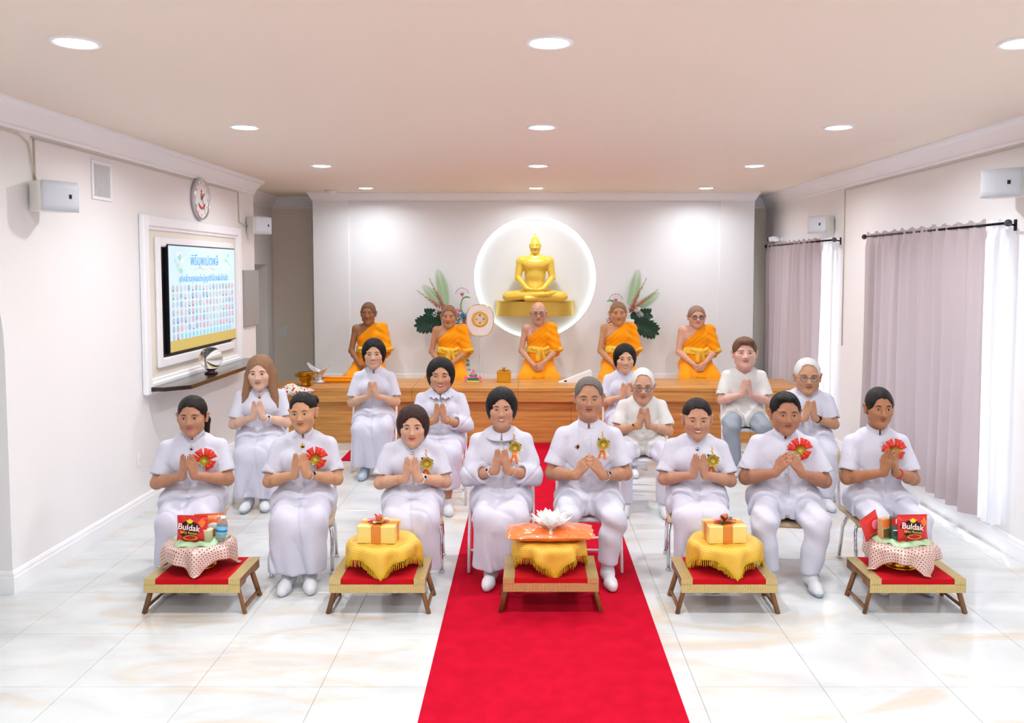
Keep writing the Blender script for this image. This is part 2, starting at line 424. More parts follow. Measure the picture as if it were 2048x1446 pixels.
# right wall with two window openings
WZ0, WZ1 = .32, 2.24; WIN = ((6.12, 8.28), (9.55, 11.75))
mb = MB(); yy = [YREAR-.1, WIN[0][0], WIN[0][1], WIN[1][0], WIN[1][1], YB+.1]
for i in range(5):
    if i % 2 == 0: mb.box((XR, yy[i], 0), (XR+.2, yy[i+1], CEIL))
    else: mb.box((XR, yy[i], 0), (XR+.2, yy[i+1], WZ0)); mb.box((XR, yy[i], WZ1), (XR+.2, yy[i+1], CEIL))
struct(mb.build('wall_right', m_wall))
m_glass = clear_glass('window_glass')
for n, (a, b) in enumerate(WIN):
    r = struct(empty('window_%d' % (n+1), (XR+.12, (a+b)/2, WZ0)))
    h = (b-a)/2; hh = WZ1-WZ0; f = MB()
    for lo, hi in (((-.03, -h, 0), (.03, -h+.06, hh)), ((-.03, h-.06, 0), (.03, h, hh)), ((-.03, -h, 0), (.03, h, .06)), ((-.03, -h, hh-.06), (.03, h, hh)), ((-.025, -.03, 0), (.025, .03, hh))): f.box(lo, hi)
    f.build('window_frame', m_trim, r)
    for s in (-1, 1): MB().box((-.004, (-h+.05 if s < 0 else .02), .05), (.004, (-.02 if s < 0 else h-.05), hh-.05)).build('pane', m_glass, r)
# feature wall with the round lit recess
FX0, FX1 = -2.93, 3.073; BCX, BCZ, BR = .091, 1.918, .835
def feature():
    mb = MB(); ang = [2*math.pi*k/96 for k in range(96)]
    for cx, cz in ((FX0, 0), (FX1, 0), (FX0, CEIL), (FX1, CEIL)): ang.append(math.atan2(cz-BCZ, cx-BCX) % (2*math.pi))
    ang = sorted(ang); n = len(ang); inn = []; out = []
    for a in ang:
        c, s = math.cos(a), math.sin(a); inn.append((BCX+BR*c, BCZ+BR*s)); t = 1e9
        if c > 1e-9: t = min(t, (FX1-BCX)/c)
        if c < -1e-9: t = min(t, (FX0-BCX)/c)
        if s > 1e-9: t = min(t, (CEIL-BCZ)/s)
        if s < -1e-9: t = min(t, -BCZ/s)
        out.append((BCX+c*t, BCZ+s*t))
    V = [(x, YF, z) for x, z in inn]+[(x, YF, z) for x, z in out]+[(x, YF+.13, z) for x, z in inn]
    F = []
    for k in range(n):
        j = (k+1) % n; F.append((k, j, n+j, n+k)); F.append((k, 2*n+k, 2*n+j, j))
    F.append(tuple(range(2*n, 3*n))[::-1])
    mb.add(V, F, 0, False)
    mb.box((FX0, YF+.14, 0), (FX1, YF+.3, CEIL)); mb.box((FX0, YF, 0), (FX0+.02, YF+.2, CEIL)); mb.box((FX1-.02, YF, 0), (FX1, YF+.2, CEIL))
    return mb.build('wall_feature', m_white)
struct(feature())
# slightly proud side piers of the feature wall
for n, (a, b) in enumerate(((FX0-.004, -2.45), (2.61, FX1+.004))): struct(MB().box((a, YF-.018, 0), (b, YF+.01, CEIL), 0, .004).build('wall_pier_%d' % (n+1), m_white))
# LED strip inside the recess
mb = MB(); N_ = 72
for k in range(N_):
    a0, a1 = 2*math.pi*k/N_, 2*math.pi*(k+1)/N_; q = BR-.004
    mb.add([(BCX+q*math.cos(a0), YF+.09, BCZ+q*math.sin(a0)), (BCX+q*math.cos(a1), YF+.09, BCZ+q*math.sin(a1)), (BCX+q*math.cos(a1), YF+.11, BCZ+q*math.sin(a1)), (BCX+q*math.cos(a0), YF+.11, BCZ+q*math.sin(a0))], [(0, 3, 2, 1)])
tag(mb.build('led_strip', M('led_glow', (238, 255, 246), emis=3.5)), 'round LED strip glowing inside the recess behind the golden statue', 'light strip')
# mouldings
crown = [(0, CEIL), (0, CEIL-.165), (.012, CEIL-.165), (.018, CEIL-.145), (.012, CEIL-.135), (.03, CEIL-.11), (.075, CEIL-.045), (.10, CEIL-.03), (.105, CEIL-.012), (.115, CEIL-.012), (.115, CEIL)]
crown2 = [(0, CEIL), (0, CEIL-.11), (.01, CEIL-.11), (.014, CEIL-.09), (.05, CEIL-.03), (.065, CEIL-.02), (.065, CEIL)]
base = [(0, 0), (.016, 0), (.016, .10), (.012, .108), (.012, .125), (.006, .14), (.0, .145)]
def trims(specs, prof, mat=m_trim):
    for n, path in specs: struct(sweep(path, prof).build(n, mat))
trims([('trim_1', [(XL, YREAR), (XL, 10.1), (XL-.26, 10.1)][::-1])], [(d, z) for d, z in crown][::-1])
trims([('trim_2', [(XA, YB), (XA, 10.0)])], crown); trims([('trim_3', [(FX0, YB), (XA, YB)])], crown)
trims([('trim_4', [(XR, YREAR), (XR, YB)])], crown); trims([('trim_5', [(XR, YB), (FX1, YB)])], crown)
trims([('trim_6', [(FX1+.004, YF+.3), (FX1+.004, YF-.018), (FX0-.004, YF-.018), (FX0-.004, YF+.3)])], [(d, z) for d, z in crown2])
trims([('baseboard_left', [(XL-.24, 10.1), (XL, 10.1), (XL, AY1), (XL-.24, AY1)])], base)
trims([('baseboard_left_near', [(XL-.24, AY0), (XL, AY0), (XL, YREAR)])], base)
trims([('baseboard_right', [(XR, YREAR), (XR, YB)])], base)
# ---------------------------------------------------------------- stage
STZ, STY0, STY1, PFZ = .656, 9.84, 10.70, .53
st = struct(empty('floor_stage', ((-2.57+3.2)/2, STY0, 0)))
ox = (-2.57+3.2)/2
def stbox(name, lo, hi, mat, bev=.003): return MB().box((lo[0]-ox, lo[1]-STY0, lo[2]), (hi[0]-ox, hi[1]-STY0, hi[2]), 0, bev).build(name, mat, st)
xs = [-2.57, -1.35, -.12, 1.1, 2.15, 3.2]
for a, b in zip(xs[:-1], xs[1:]):
    stbox('top_board', (a, STY0, STZ-.045), (b-.002, STY1, STZ), m_wood); stbox('fascia_board', (a, STY0+.004, STZ-.165), (b-.002, STY0+.05, STZ-.047), m_wood)
for a, b in zip([-2.5, -1.9, -.7, .5, 1.62, 2.6], [-1.9, -.7, .5, 1.62, 2.6, 3.2]):
    stbox('front_panel', (a, STY0+.06, 0), (b-.002, STY0+.1, STZ-.166), m_wood2)
stbox('platform', (-2.9, STY1-.1, 0), (3.2, YF-.018, PFZ), m_cream, 0); stbox('core', (-2.55, STY0+.11, .02), (3.18, STY1-.11, STZ-.05), m_wood2, 0)
# low wing on the left
wg = struct(empty('floor_stage_wing', (-2.9, 10.2, 0)))
MB().box((-.30, -.3, .54), (.33, .9, .58), 0, .003).build('top_board', m_wood, wg); MB().box((-.28, -.28, 0), (.33, .88, .54), 0, 0).build('front_panel', m_wood2, wg)
struct(MB().box((-2.43, YF-.03, PFZ), (2.59, YF+.01, PFZ+.07), 0, .004).box((-2.9, YF-.034, PFZ), (-2.43, YF-.012, PFZ+.07), 0, .004).box((2.59, YF-.034, PFZ), (3.07, YF-.012, PFZ+.07), 0, .004).build('baseboard_back', m_trim))
# carpets
m_red = M('red_carpet', (196, 13, 45), .95, bump=(350, .5, .004), var=(9, (184, 10, 38)), sheen=.0, spec=.08)
CX0, CX1 = -.496, .722
tag(MB().box((CX0, .5, 0), (CX1, 8.96, .007), 0, .002).build('carpet_runner', m_red), 'long red carpet runner down the middle of the marble floor', 'carpet')
tag(MB().box((-2.0, 8.955, 0), (2.2, STY0+.05, .0075), 0, .002).build('carpet_strip', m_red), 'red carpet strip along the foot of the wooden stage', 'carpet')
# ---------------------------------------------------------------- ceiling lamps
m_lamp = M('lamp_glow', (246, 250, 255), emis=9.)
def lamp_builder():
    r = empty('ceiling_light', (0, 0, CEIL), 0, 'round white recessed downlight in the beige ceiling', 'ceiling light', 'recessed downlights in rows across the ceiling')
    MB().lathe([(.112, 0), (.112, -.006), (.104, -.011), (.088, -.008), (.086, 0)], 32, cap=False).build('trim_ring', m_trim, r)
    MB().lathe([(.0, -.012), (.06, -.011), (.084, -.006), (.087, 0)], 32).build('diffuser', m_lamp, r)
    return r
lp = None
for j in (3, 2, 1, 0, -1, -2):                  # four rows in view; the same grid runs on over and behind the camera
    for i in (-1, 0, 1):
        if lp is None: lp = lamp_builder(); o = lp
        else: o = copy_tree(lp)
        o.location = (.097+i*2.1727, 3.986+j*2.337, CEIL); nm = 'lamp_light'
        if j < 0:
            nm = 'ceiling_lamp_row_%d_%s_offscreen' % (-j, ('left', 'middle', 'right')[i+1])
            o.name = 'ceiling_light_row_%d_%s_offscreen' % (-j, ('left', 'middle', 'right')[i+1])
        l = bpy.data.lights.new(nm, 'AREA'); l.shape = 'DISK'; l.size = .17; l.energy = LAMP_W*(.55 if j == 3 else 1.); l.color = (.94, .975, 1); l.spread = math.radians(160)
        lo = bpy.data.objects.new(nm, l); COL.objects.link(lo); lo.location = (o.location.x, o.location.y, CEIL-.03)
# ---------------------------------------------------------------- left wall fittings
RZ = math.pi/2
def wall_thing(name, y, z, label, cat, group=None, side=-1):      # local frame: x along the wall to the viewer's right, y into the wall, z up
    return empty(name, (XL if side < 0 else XR, y, z), (RZ if side < 0 else -RZ), label, cat, group)
fr = wall_thing('tv_surround', 8.31, 1.0, 'white moulded frame around the recessed television above a shelf', 'frame')
def frame_boxes(w, h0, h1, t, d0, d1, parent, name, mat, bev=.012):
    for lo, hi in (((-w, -d1, h0), (-w+t, -d0, h1)), ((w-t, -d1, h0), (w, -d0, h1)), ((-w+t, -d1, h0), (w-t, -d0, h0+t)), ((-w+t, -d1, h1-t), (w-t, -d0, h1))):
        MB().box(lo, hi, 0, bev).build(name, mat, parent)
frame_boxes(1.21, -.03, 1.49, .10, 0, .05, fr, 'outer_moulding', m_trim)
frame_boxes(1.12, .06, 1.40, .035, 0, .032, fr, 'bead_moulding', m_trim, .008)
MB().box((-1.12, -.015, .05), (1.12, 0, 1.40)).build('panel', m_cream, fr)
frame_boxes(.955, .17, 1.31, .085, .012, .045, fr, 'inner_moulding', m_trim)
MB().box((-.88, -.02, .24), (.88, -.012, 1.24)).build('recess_back', m_dark, fr)
# television
tv = wall_thing('television', 8.40, 1.765, 'flat television showing rows of small oval portraits under Thai title', 'television'); tv.location.x = XL+.055
TW, TH = .845, .475
MB().box((-TW-.012, 0, -TH-.012), (TW+.012, .035, TH+.012), 0, .004).build('bezel', m_dark, tv)
m_scr = M('screen_blue', (196, 224, 240), .3, emis=.28)
MB().box((-TW, -.002, -TH), (TW, .004, TH)).build('screen', m_scr, tv)
MB().box((-TW, -.003, -TH), (TW, -.001, -TH+.10)).build('gold_band', M('screen_gold', (206, 184, 104), emis=.2), tv)
m_tblue = M('screen_title', (96, 170, 222), emis=.22)
RT = (math.pi/2, 0, 0)
text_mesh('พิธีบุพเปตพลี', .135, m_tblue, tv, (0, -.004, TH-.13), RT, 'title_lettering')
text_mesh('อุทิศส่วนกุศลแด่หมู่ญาติที่ล่วงลับไปแล้ว', .082, m_tblue, tv, (0, -.004, TH-.30), RT, 'subtitle_lettering')
mb = MB(); pm = [M('screen_c%d' % i, tuple(int(v*.62+84) for v in c), emis=.15) for i, c in enumerate([(150, 160, 180), (205, 215, 228), (232, 150, 170), (120, 195, 235), (190, 150, 190), (70, 150, 215), (175, 200, 215), (95, 90, 105), (225, 195, 180), (120, 215, 235)])]
for r_ in range(7):
    for c_ in range(18):
        if r_ == 6 and c_ > 16: continue
        x = -.77+c_*.0895; z = .09-r_*.073
        k = 9 if (r_ == 6 and c_ > 1) else RND.choice([0, 1, 2, 3, 4, 4, 6, 6, 1, 5]); mb.lathe([(0, .0045), (.027, .004)], 14, (x, 0, z), k, 'y', 1, 1.15)
        if k != 9: mb.lathe([(0, .0058), (.011, .0052)], 10, (x, 0, z+.004), 8, 'y', 1, 1.2); mb.lathe([(0, .0057), (.017, .005)], 10, (x, 0, z-.02), RND.choice([0, 7, 1, 3, 2]), 'y', 1, .5)
tag(mb.build('portraits', pm, tv), kind='stuff')
mb = MB()
for s in (-1, 1):
    for k in range(9):
        a = RND.uniform(0, 6.3); q = RND.uniform(0, .11); mb.lathe([(0, .004), (RND.uniform(.02, .05), .0035)], 10, (s*(.62+q*math.cos(a)), 0, TH-.13+q*math.sin(a)), k % 3, 'y', 1, .6)
tag(mb.build('flower_print', [M('screen_leaf', (160, 214, 205), emis=.2), M('screen_petal', (225, 236, 238), emis=.25), M('screen_leaf2', (190, 225, 215), emis=.2)], tv), kind='stuff')
mb = MB(); mb.tube([(-.25+.5*t/20, -.003, TH-.215+.018*abs(math.sin(t/20*2*math.pi))) for t in range(21)], .003, 5); mb.build('gold_swirl', M('screen_gold2', (226, 205, 150), emis=.2), tv)
# shelf, crystal ball
sh = MB(); sh.prism([(-1.2, 0), (-1.2, -.16), (-1.05, -.33), (1.05, -.33), (1.2, -.16), (1.2, 0)], 0, .035)
so = sh.build('wall_shelf', m_darkwood); so.location = (XL, 8.36, 1.0); so.rotation_euler.z = RZ; tag(so, 'dark glossy wooden shelf below the television', 'shelf')
cb = empty('crystal_ball', (XL+.2, 8.12, 1.035), 0, 'clear crystal ball on a dark stand upon the wall shelf', 'crystal ball')
MB().lathe([(.055, 0), (.06, .01), (.05, .018), (.03, .03), (.05, .042), (.053, .05), (.035, .05), (.0, .045)], 20).build('stand', M('rosewood', (60, 18, 20), .25), cb)
for k in range(4): a = .8+k*math.pi/2; MB().ball((.055*math.cos(a), .055*math.sin(a), .006), .012, 8, 6).build('foot', MATS['rosewood'], cb)
MB().ball((0, 0, .148), .108, 32, 20).build('ball', M('crystal', (255, 255, 255), 0, 0, trans=1, ior=1.5), cb)
# clock
ck = wall_thing('wall_clock', 8.42, 2.717, 'round white wall clock with silver rim on the left wall', 'clock')
MB().lathe([(.19, 0), (.205, .01), (.205, .035), (.195, .045), (.186, .04), (.184, .03)], 40, ax='y', cap=False).build('rim', M('silver_rim', (205, 205, 210), .25, .9), ck)
MB().lathe([(0, .03), (.186, .03)], 40, ax='y').build('dial', M('dial_white', (248, 248, 248), .4), ck)
m_cred = M('clock_red', (214, 96, 80), .5); m_cnum = M('clock_numeral', (150, 150, 158), .5)
for h in range(1, 13):
    a = math.pi/2-h*math.pi/6; text_mesh(str(h), .04, m_cnum, ck, (.155*math.cos(a), -.032, .155*math.sin(a)), RT, 'numeral')
mb = MB(); mb.ball((0, -.032, .03), (.022, .003, .03), 12, 8); mb.ball((0, -.032, .075), (.014, .003, .016), 12, 8); mb.tube([(.085*math.cos(a), -.032, -.02+.07*math.sin(a)) for a in [math.pi*(1.12+.76*k/12) for k in range(13)]], [.006+.008*math.sin(math.pi*k/12) for k in range(13)], 6, flat=(1, 1)); mb.build('emblem', m_cred, ck)
MB().box((-.004, -.037, -.02), (.004, -.035, .09)).build('hour_hand', m_dark, ck, None, (0, .9, 0)); MB().box((-.003, -.04, -.02), (.003, -.038, .13)).build('minute_hand', m_dark, ck, None, (0, 2.6, 0))
# vents, outlets, switch
def vent(name, y, z, w, h, label, parent_side=-1):
    r = wall_thing(name, y, z, label, 'vent', None, parent_side)
    for lo, hi in (((-w, -.012, -h+.025), (-w+.025, 0, h-.025)), ((w-.025, -.012, -h+.025), (w, 0, h-.025)), ((-w, -.012, -h), (w, 0, -h+.025)), ((-w, -.012, h-.025), (w, 0, h))): MB().box(lo, hi, 0, .003).build('frame', m_trim, r)
    MB().box((-w+.02, -.003, -h+.02), (w-.02, 0, h-.02)).build('backing', M('vent_duct_grey', (120, 120, 124), .7), r)
    n = max(6, int(2*w/.022)); me = MB().box((-.004, -.011, -h+.025), (.004, -.003, h-.025)).mesh('slat', m_plast)
    for k in range(n): link_mesh('slat', me, r, (-w+.035+(2*w-.07)*k/(n-1), 0, 0))
    return r
vent('wall_vent', 6.51, 2.695, .15, .145, 'white air vent with upright slats beside the loudspeaker')
v2 = vent('wall_vent', 0, 0, .12, .15, 'small dim air vent half hidden behind the feature wall'); v2.location = (-3.03, YB, 2.62); v2.rotation_euler.z = 0
ot = wall_thing('wall_outlet', 7.0, .45, 'white wall outlet plate low on the left wall', 'outlet'); MB().box((-.035, -.006, -.06), (.035, 0, .06), 0, .003).build('plate', m_plast, ot)
for s in (-1, 1): MB().box((-.015, -.008, s*.025-.012), (.015, -.005, s*.025+.012), 0, .002).build('socket', m_trim, ot)
sw = empty('light_switch', (-3.57, YB, 1.14), 0, 'white wall switch plate in the alcove', 'switch'); MB().box((-.075, -.01, -.075), (.075, 0, .075), 0, .004).build('plate', m_plast, sw); MB().box((.045, -.012, .05), (.058, -.009, .063), 0, 0).build('indicator', M('green_led', (150, 220, 60), emis=.6), sw)
pn = wall_thing('wall_panel', 9.9, 1.70, 'flat silver grey panel hung at the end of the left wall', 'panel'); MB().box((-.25, -.03, -.32), (.25, 0, .32), 0, .004).build('board', M('grey_panel', (172, 168, 164), .35, .3), pn)
# loudspeakers
def speaker(y, z, label, side, yaw, sc=1.):
    r = wall_thing('loudspeaker', y, z, label, 'loudspeaker', None, side)
    MB().box((-.03, -.02, -.06), (.03, 0, .06), 0, .004).build('wall_bracket', m_trim, r)
    MB().tube([(0, -.01, 0), (0, -.08, 0)], .014, 8).build('bracket_arm', M('bracket_grey', (150, 145, 138), .4, .5), r)
    h = empty('cabinet_mount', (0, -.14, 0), yaw); h.parent = r
    b = MB(); o2 = [(-.105, .09), (-.135, -.03), (-.135, -.06), (.135, -.06), (.135, -.03), (.105, .09)]
    b.prism([(x*sc, y_*sc) for x, y_ in o2], -.095*sc, .095*sc); cab = b.build('cabinet', M('speaker_cream', (238, 236, 228), .4), h)
    g = MB(); g.grid(lambda u, v: ((-.132+.264*u)*sc, (-.062-.022*math.sin(math.pi*u)**.6)*sc, (-.098+.196*v)*sc), 16, 4); solidify(g.build('grille', M('speaker_grille', (214, 222, 232), .5, bump=(600, .2, .002)), h), .006)
    MB().box((.045*sc, -.086*sc, -.012*sc), (.066*sc, -.076*sc, .016*sc)).build('badge', m_dark, h)
    # flatten: parts hang directly on the thing
    bpy.context.view_layer.update()
    for c in list(h.children):
        mw = c.matrix_world.copy(); c.parent = r; c.matrix_world = mw
    bpy.data.objects.remove(h); return r
speaker(5.60, 2.50, 'white loudspeaker on the left wall beside the air vent', -1, -.42)
speaker(9.86, 2.53, 'white loudspeaker at the far end of the left wall near the alcove', -1, -.42)
speaker(9.65, 2.53, 'white loudspeaker above the far window curtain', 1, .5)
speaker(5.95, 2.62, 'white loudspeaker high on the right wall beside the near curtain', 1, .75)
# cables / conduits
m_cab = M('cable_cream', (214, 204, 186), .5)
def wire(pts, r, label, name='cable'): tag(MB().tube(pts, r, 6).build(name, m_cab), label, 'cable')
wire([(XL+.02, 4.6, 2.90), (XL+.012, 5.45, 2.885), (XL+.012, 5.56, 2.84), (XL+.012, 5.60, 2.70), (XL+.015, 5.63, 2.6), (XL+.03, 5.7, 2.52)], .006, 'thin cable dropping to the loudspeaker on the left wall')
wire([(XL+.006, 5.63, 2.88), (XL+.006, 5.63, 2.55)], .006, 'straight white conduit running down to the left wall loudspeaker')
wire([(XL+.008, 5.6, 2.885), (XL+.008, 9.55, 2.885), (XL+.008, 9.57, 2.56), (XL+.02, 9.7, 2.53), (XL+.02, 9.84, 2.53)], .006, 'thin cable under the crown moulding to the far left loudspeaker')
wire([(XR-.008, 3.0, 2.885), (XR-.008, 9.3, 2.885), (XR-.008, 9.3, 1.2)], .006, 'thin cable along the right wall between the two windows')
# security camera, smoke detector
sc_ = wall_thing('security_camera', 11.55, 2.44, 'small white security camera above the far curtain', 'camera', None, 1)
MB().lathe([(.035, 0), (.035, .02), (.012, .03), (.012, .06)], 16, ax='y').build('mount', m_plast, sc_); MB().tube([(0, -.06, 0), (-.03, -.12, .0), (-.06, -.17, -.01)], [.03, .036, .034], 14).build('housing', m_plast, sc_); MB().ball((-.063, -.175, -.011), .022, 12, 8).build('lens', m_dark, sc_)
sd = empty('smoke_detector', (-2.61, 11.35, CEIL), 0, 'small white smoke detector on the ceiling near the alcove', 'smoke detector')
MB().lathe([(.075, 0), (.075, -.02), (.06, -.035), (.0, -.037)], 24).build('cover', m_plast, sd); MB().lathe([(.055, -.036), (.05, -.045), (0, -.046)], 24).build('sensor_cap', m_trim, sd)
# ---------------------------------------------------------------- curtains
m_cur = M('mauve_curtain', (184, 171, 174), .85, bump=((40, 40, 6), .25, .004), transl=.10)
m_sheer = M('sheer_white', (250, 251, 255), .8, transl=.55)
def curtain(y0, y1, xb, z0, z1, nf, seed, name, mat, label, drift=0.):
    R = random.Random(seed); ph = [R.uniform(0, 6.28) for _ in range(4)]
    def fn(u, v):
        y = y0+(y1-y0)*u; z = z0+(z1-z0)*v
        t = u*nf*2*math.pi; sp = (1-v)
        top = max(0, (v-.93)/.07)
        a = (.022+.022*sp)*(1-.6*top); s = math.sin(t+.5*math.sin(t*.31+ph[0])+.4*sp*math.sin(u*7+ph[1]))
        x = a*math.copysign(abs(s)**.8, s)+.012*math.sin(t*2.3+ph[2])*(1-sp)+.012*math.sin(u*9+ph[3]+3*v)
        if v > .95: x *= .5
        return (xb+x, y+.010*math.cos(t*.5+ph[1])+drift*sp*(u-.5), z+(.012*math.sin(t+ph[0]) if v > .98 else 0))
    mb = MB(); mb.grid(fn, nf*14, 30); return tag(mb.build(name, mat), label, 'curtain')
RODX = XR-.105
def rod(y0, y1, z, label):
    r = empty('curtain_rod', (RODX, (y0+y1)/2, z), 0, label, 'curtain rod'); h = (y1-y0)/2
    MB().tube([(0, -h, 0), (0, h, 0)], .009, 10).build('pole', m_black, r)
    for s in (-1, 1):
        MB().ball((0, s*(h+.03), 0), .026, 14, 10).build('finial', M('finial_glass', (80, 84, 92), .08, .4), r)
        MB().lathe([(.014, 0), (.016, .01), (.014, .02)], 12, (0, s*(h+.005), 0), 0, 'y').build('collar', m_black, r)
    for yb in (-h+.06, 0, h-.06):
        MB().tube([(0, yb, 0), (.05, yb, -.005), (XR-RODX-.008, yb, -.01)], .007, 8).build('bracket_arm', m_black, r)
        MB().box((XR-RODX-.01, yb-.015, -.05), (XR-RODX, yb+.015, .03), 0, .003).build('bracket_plate', m_black, r)
rod(5.98, 8.46, 2.35, 'black curtain rod over the near window'); rod(9.35, 11.95, 2.35, 'black curtain rod over the far window')
curtain(6.27, 8.40, RODX, .19, 2.385, 11, 3, 'curtain', m_cur, 'long mauve curtain over the near window, beside the young man', .05)
curtain(6.02, 6.22, RODX+.02, .20, 2.38, 3, 5, 'sheer_curtain', m_sheer, 'narrow white sheer curtain at the edge of the near window')
curtain(9.80, 11.92, RODX, .19, 2.385, 11, 9, 'curtain', m_cur, 'long mauve curtain over the far window beside the stage', .05)
curtain(9.44, 9.72, RODX+.02, .20, 2.38, 3, 11, 'sheer_curtain', m_sheer, 'narrow white sheer curtain at the edge of the far window')
# ================================================================ people
def skin(name, c): return M('skin_'+name, c, .48, 0, var=(28, tuple(int(v*.955) for v in c)), spec=.35, sss=.0)
m_cloth = M('white_cotton', (208, 208, 223), .85, bump=(13, .45, .014), sheen=.1, spec=.2)
m_cloth_b = M('white_satin', (206, 205, 222), .6, bump=(9, .45, .016), sheen=.1, spec=.3)
m_offw = M('offwhite_cotton', (218, 218, 216), .9, bump=(30, .3, .008), spec=.2)
m_greytr = M('grey_trouser', (150, 158, 170), .8, bump=(20, .25, .01), spec=.2)
m_sock = M('white_sock', (222, 224, 230), .9, bump=(200, .2, .002))
m_sockg = M('grey_sock', (176, 192, 206), .9, bump=(200, .2, .002))
m_robe = M('saffron_robe', (255, 160, 4), .8, bump=((26, 26, 26), .25, .008), sheen=.15, spec=.2)
m_sash = M('yellow_sash', (250, 204, 80), .75, bump=(30, .35, .008), spec=.2)
m_eye = M('eye_white', (206, 198, 192), .25); m_iris = M('eye_dark', (34, 22, 18), .15); m_teeth = M('teeth', (238, 234, 224), .3)
m_frame = M('spectacle_metal', (120, 112, 104), .25, .8); m_frameb = M('spectacle_black', (25, 25, 28), .3)
m_lens = clear_glass('spectacle_lens', (246, 248, 250), .05)
HAIRC = {'black': (12, 10, 12), 'dark': (24, 17, 16), 'brown': (52, 30, 26), 'long': (148, 110, 80), 'white': (222, 220, 220), 'grey': (104, 98, 94), 'auburn': (104, 74, 56), 'stubble': (66, 58, 54), 'lstub': (112, 92, 80)}
def hairm(k): return M('hair_'+k, HAIRC[k], .38, 0, bump=((190, 190, 20), .9, .006), spec=.28)
def V3(*a): return np.array(a, float)
def rotm(yaw=0, pitch=0, roll=0): return np.array((Matrix.Rotation(yaw, 3, 'Z') @ Matrix.Rotation(pitch, 3, 'X') @ Matrix.Rotation(roll, 3, 'Y')))
def nrm(v): v = np.asarray(v, float); return v/np.linalg.norm(v)
def head_solid(F, C, R, h, male=False, fw=1., jaw=1.):
    """a head in its own frame: x right, -y face, z up; h scales it"""
    T = lambda x, y, z: C+R@(V3(x*fw, y, z)*h)
    E = lambda c, r, k=.012, op='add': F.ell(T(*c), V3(r[0]*fw, r[1], r[2])*h, k*h, R, op)
    K = lambda a, b, ra, rb, k=.01, op='add': F.cone(T(*a), T(*b), ra*h, rb*h, k*h, op)
    E((0, .012, .034), (.075, .094, .083))
    E((0, -.022, -.012), (.067*(.5+.5*jaw), .070, .090), .03)
    K((-.038*jaw, -.018, -.062), (0, -.058, -.093), .030, .022, .03); K((.038*jaw, -.018, -.062), (0, -.058, -.093), .030, .022, .03)
    E((0, -.062, -.094), (.023*jaw, .020, .018), .02)
    for s in (-1, 1):
        E((s*.040, -.058, -.022), (.026, .024, .024), .025)                       # cheeks
        E((s*.028, -.074, .026), (.026, .014, .009), .012)                        # brow
        E((s*.031, -.097, .003), (.017, .016, .011), .014, 'sub')                 # eye hollow
        E((s*.031, -.073, .004), (.0155, .0145, .0105), .004)                     # eyelid ball
        K((s*.086, .013, .014), (s*.079, .005, -.032), .0135, .0095, .006); E((s*.096, .004, -.004), (.010, .010, .020), .003, 'sub') # ears
        E((s*.0135, -.092, -.031), (.0098, .011, .0085), .006)                    # nostril wings
    K((0, -.080, .014), (0, -.104, -.026), .0085, .0125, .012)                     # nose
    E((0, -.074, -.056), (.027, .016, .017), .014)                                # mouth mound
    E((0, -.091, -.0555), (.022, .006, .0022), .004, 'sub')
    E((0, -.0905, -.0505), (.017, .0065, .0045), .004); E((0, -.0895, -.0615), (.0165, .007, .0055), .004)
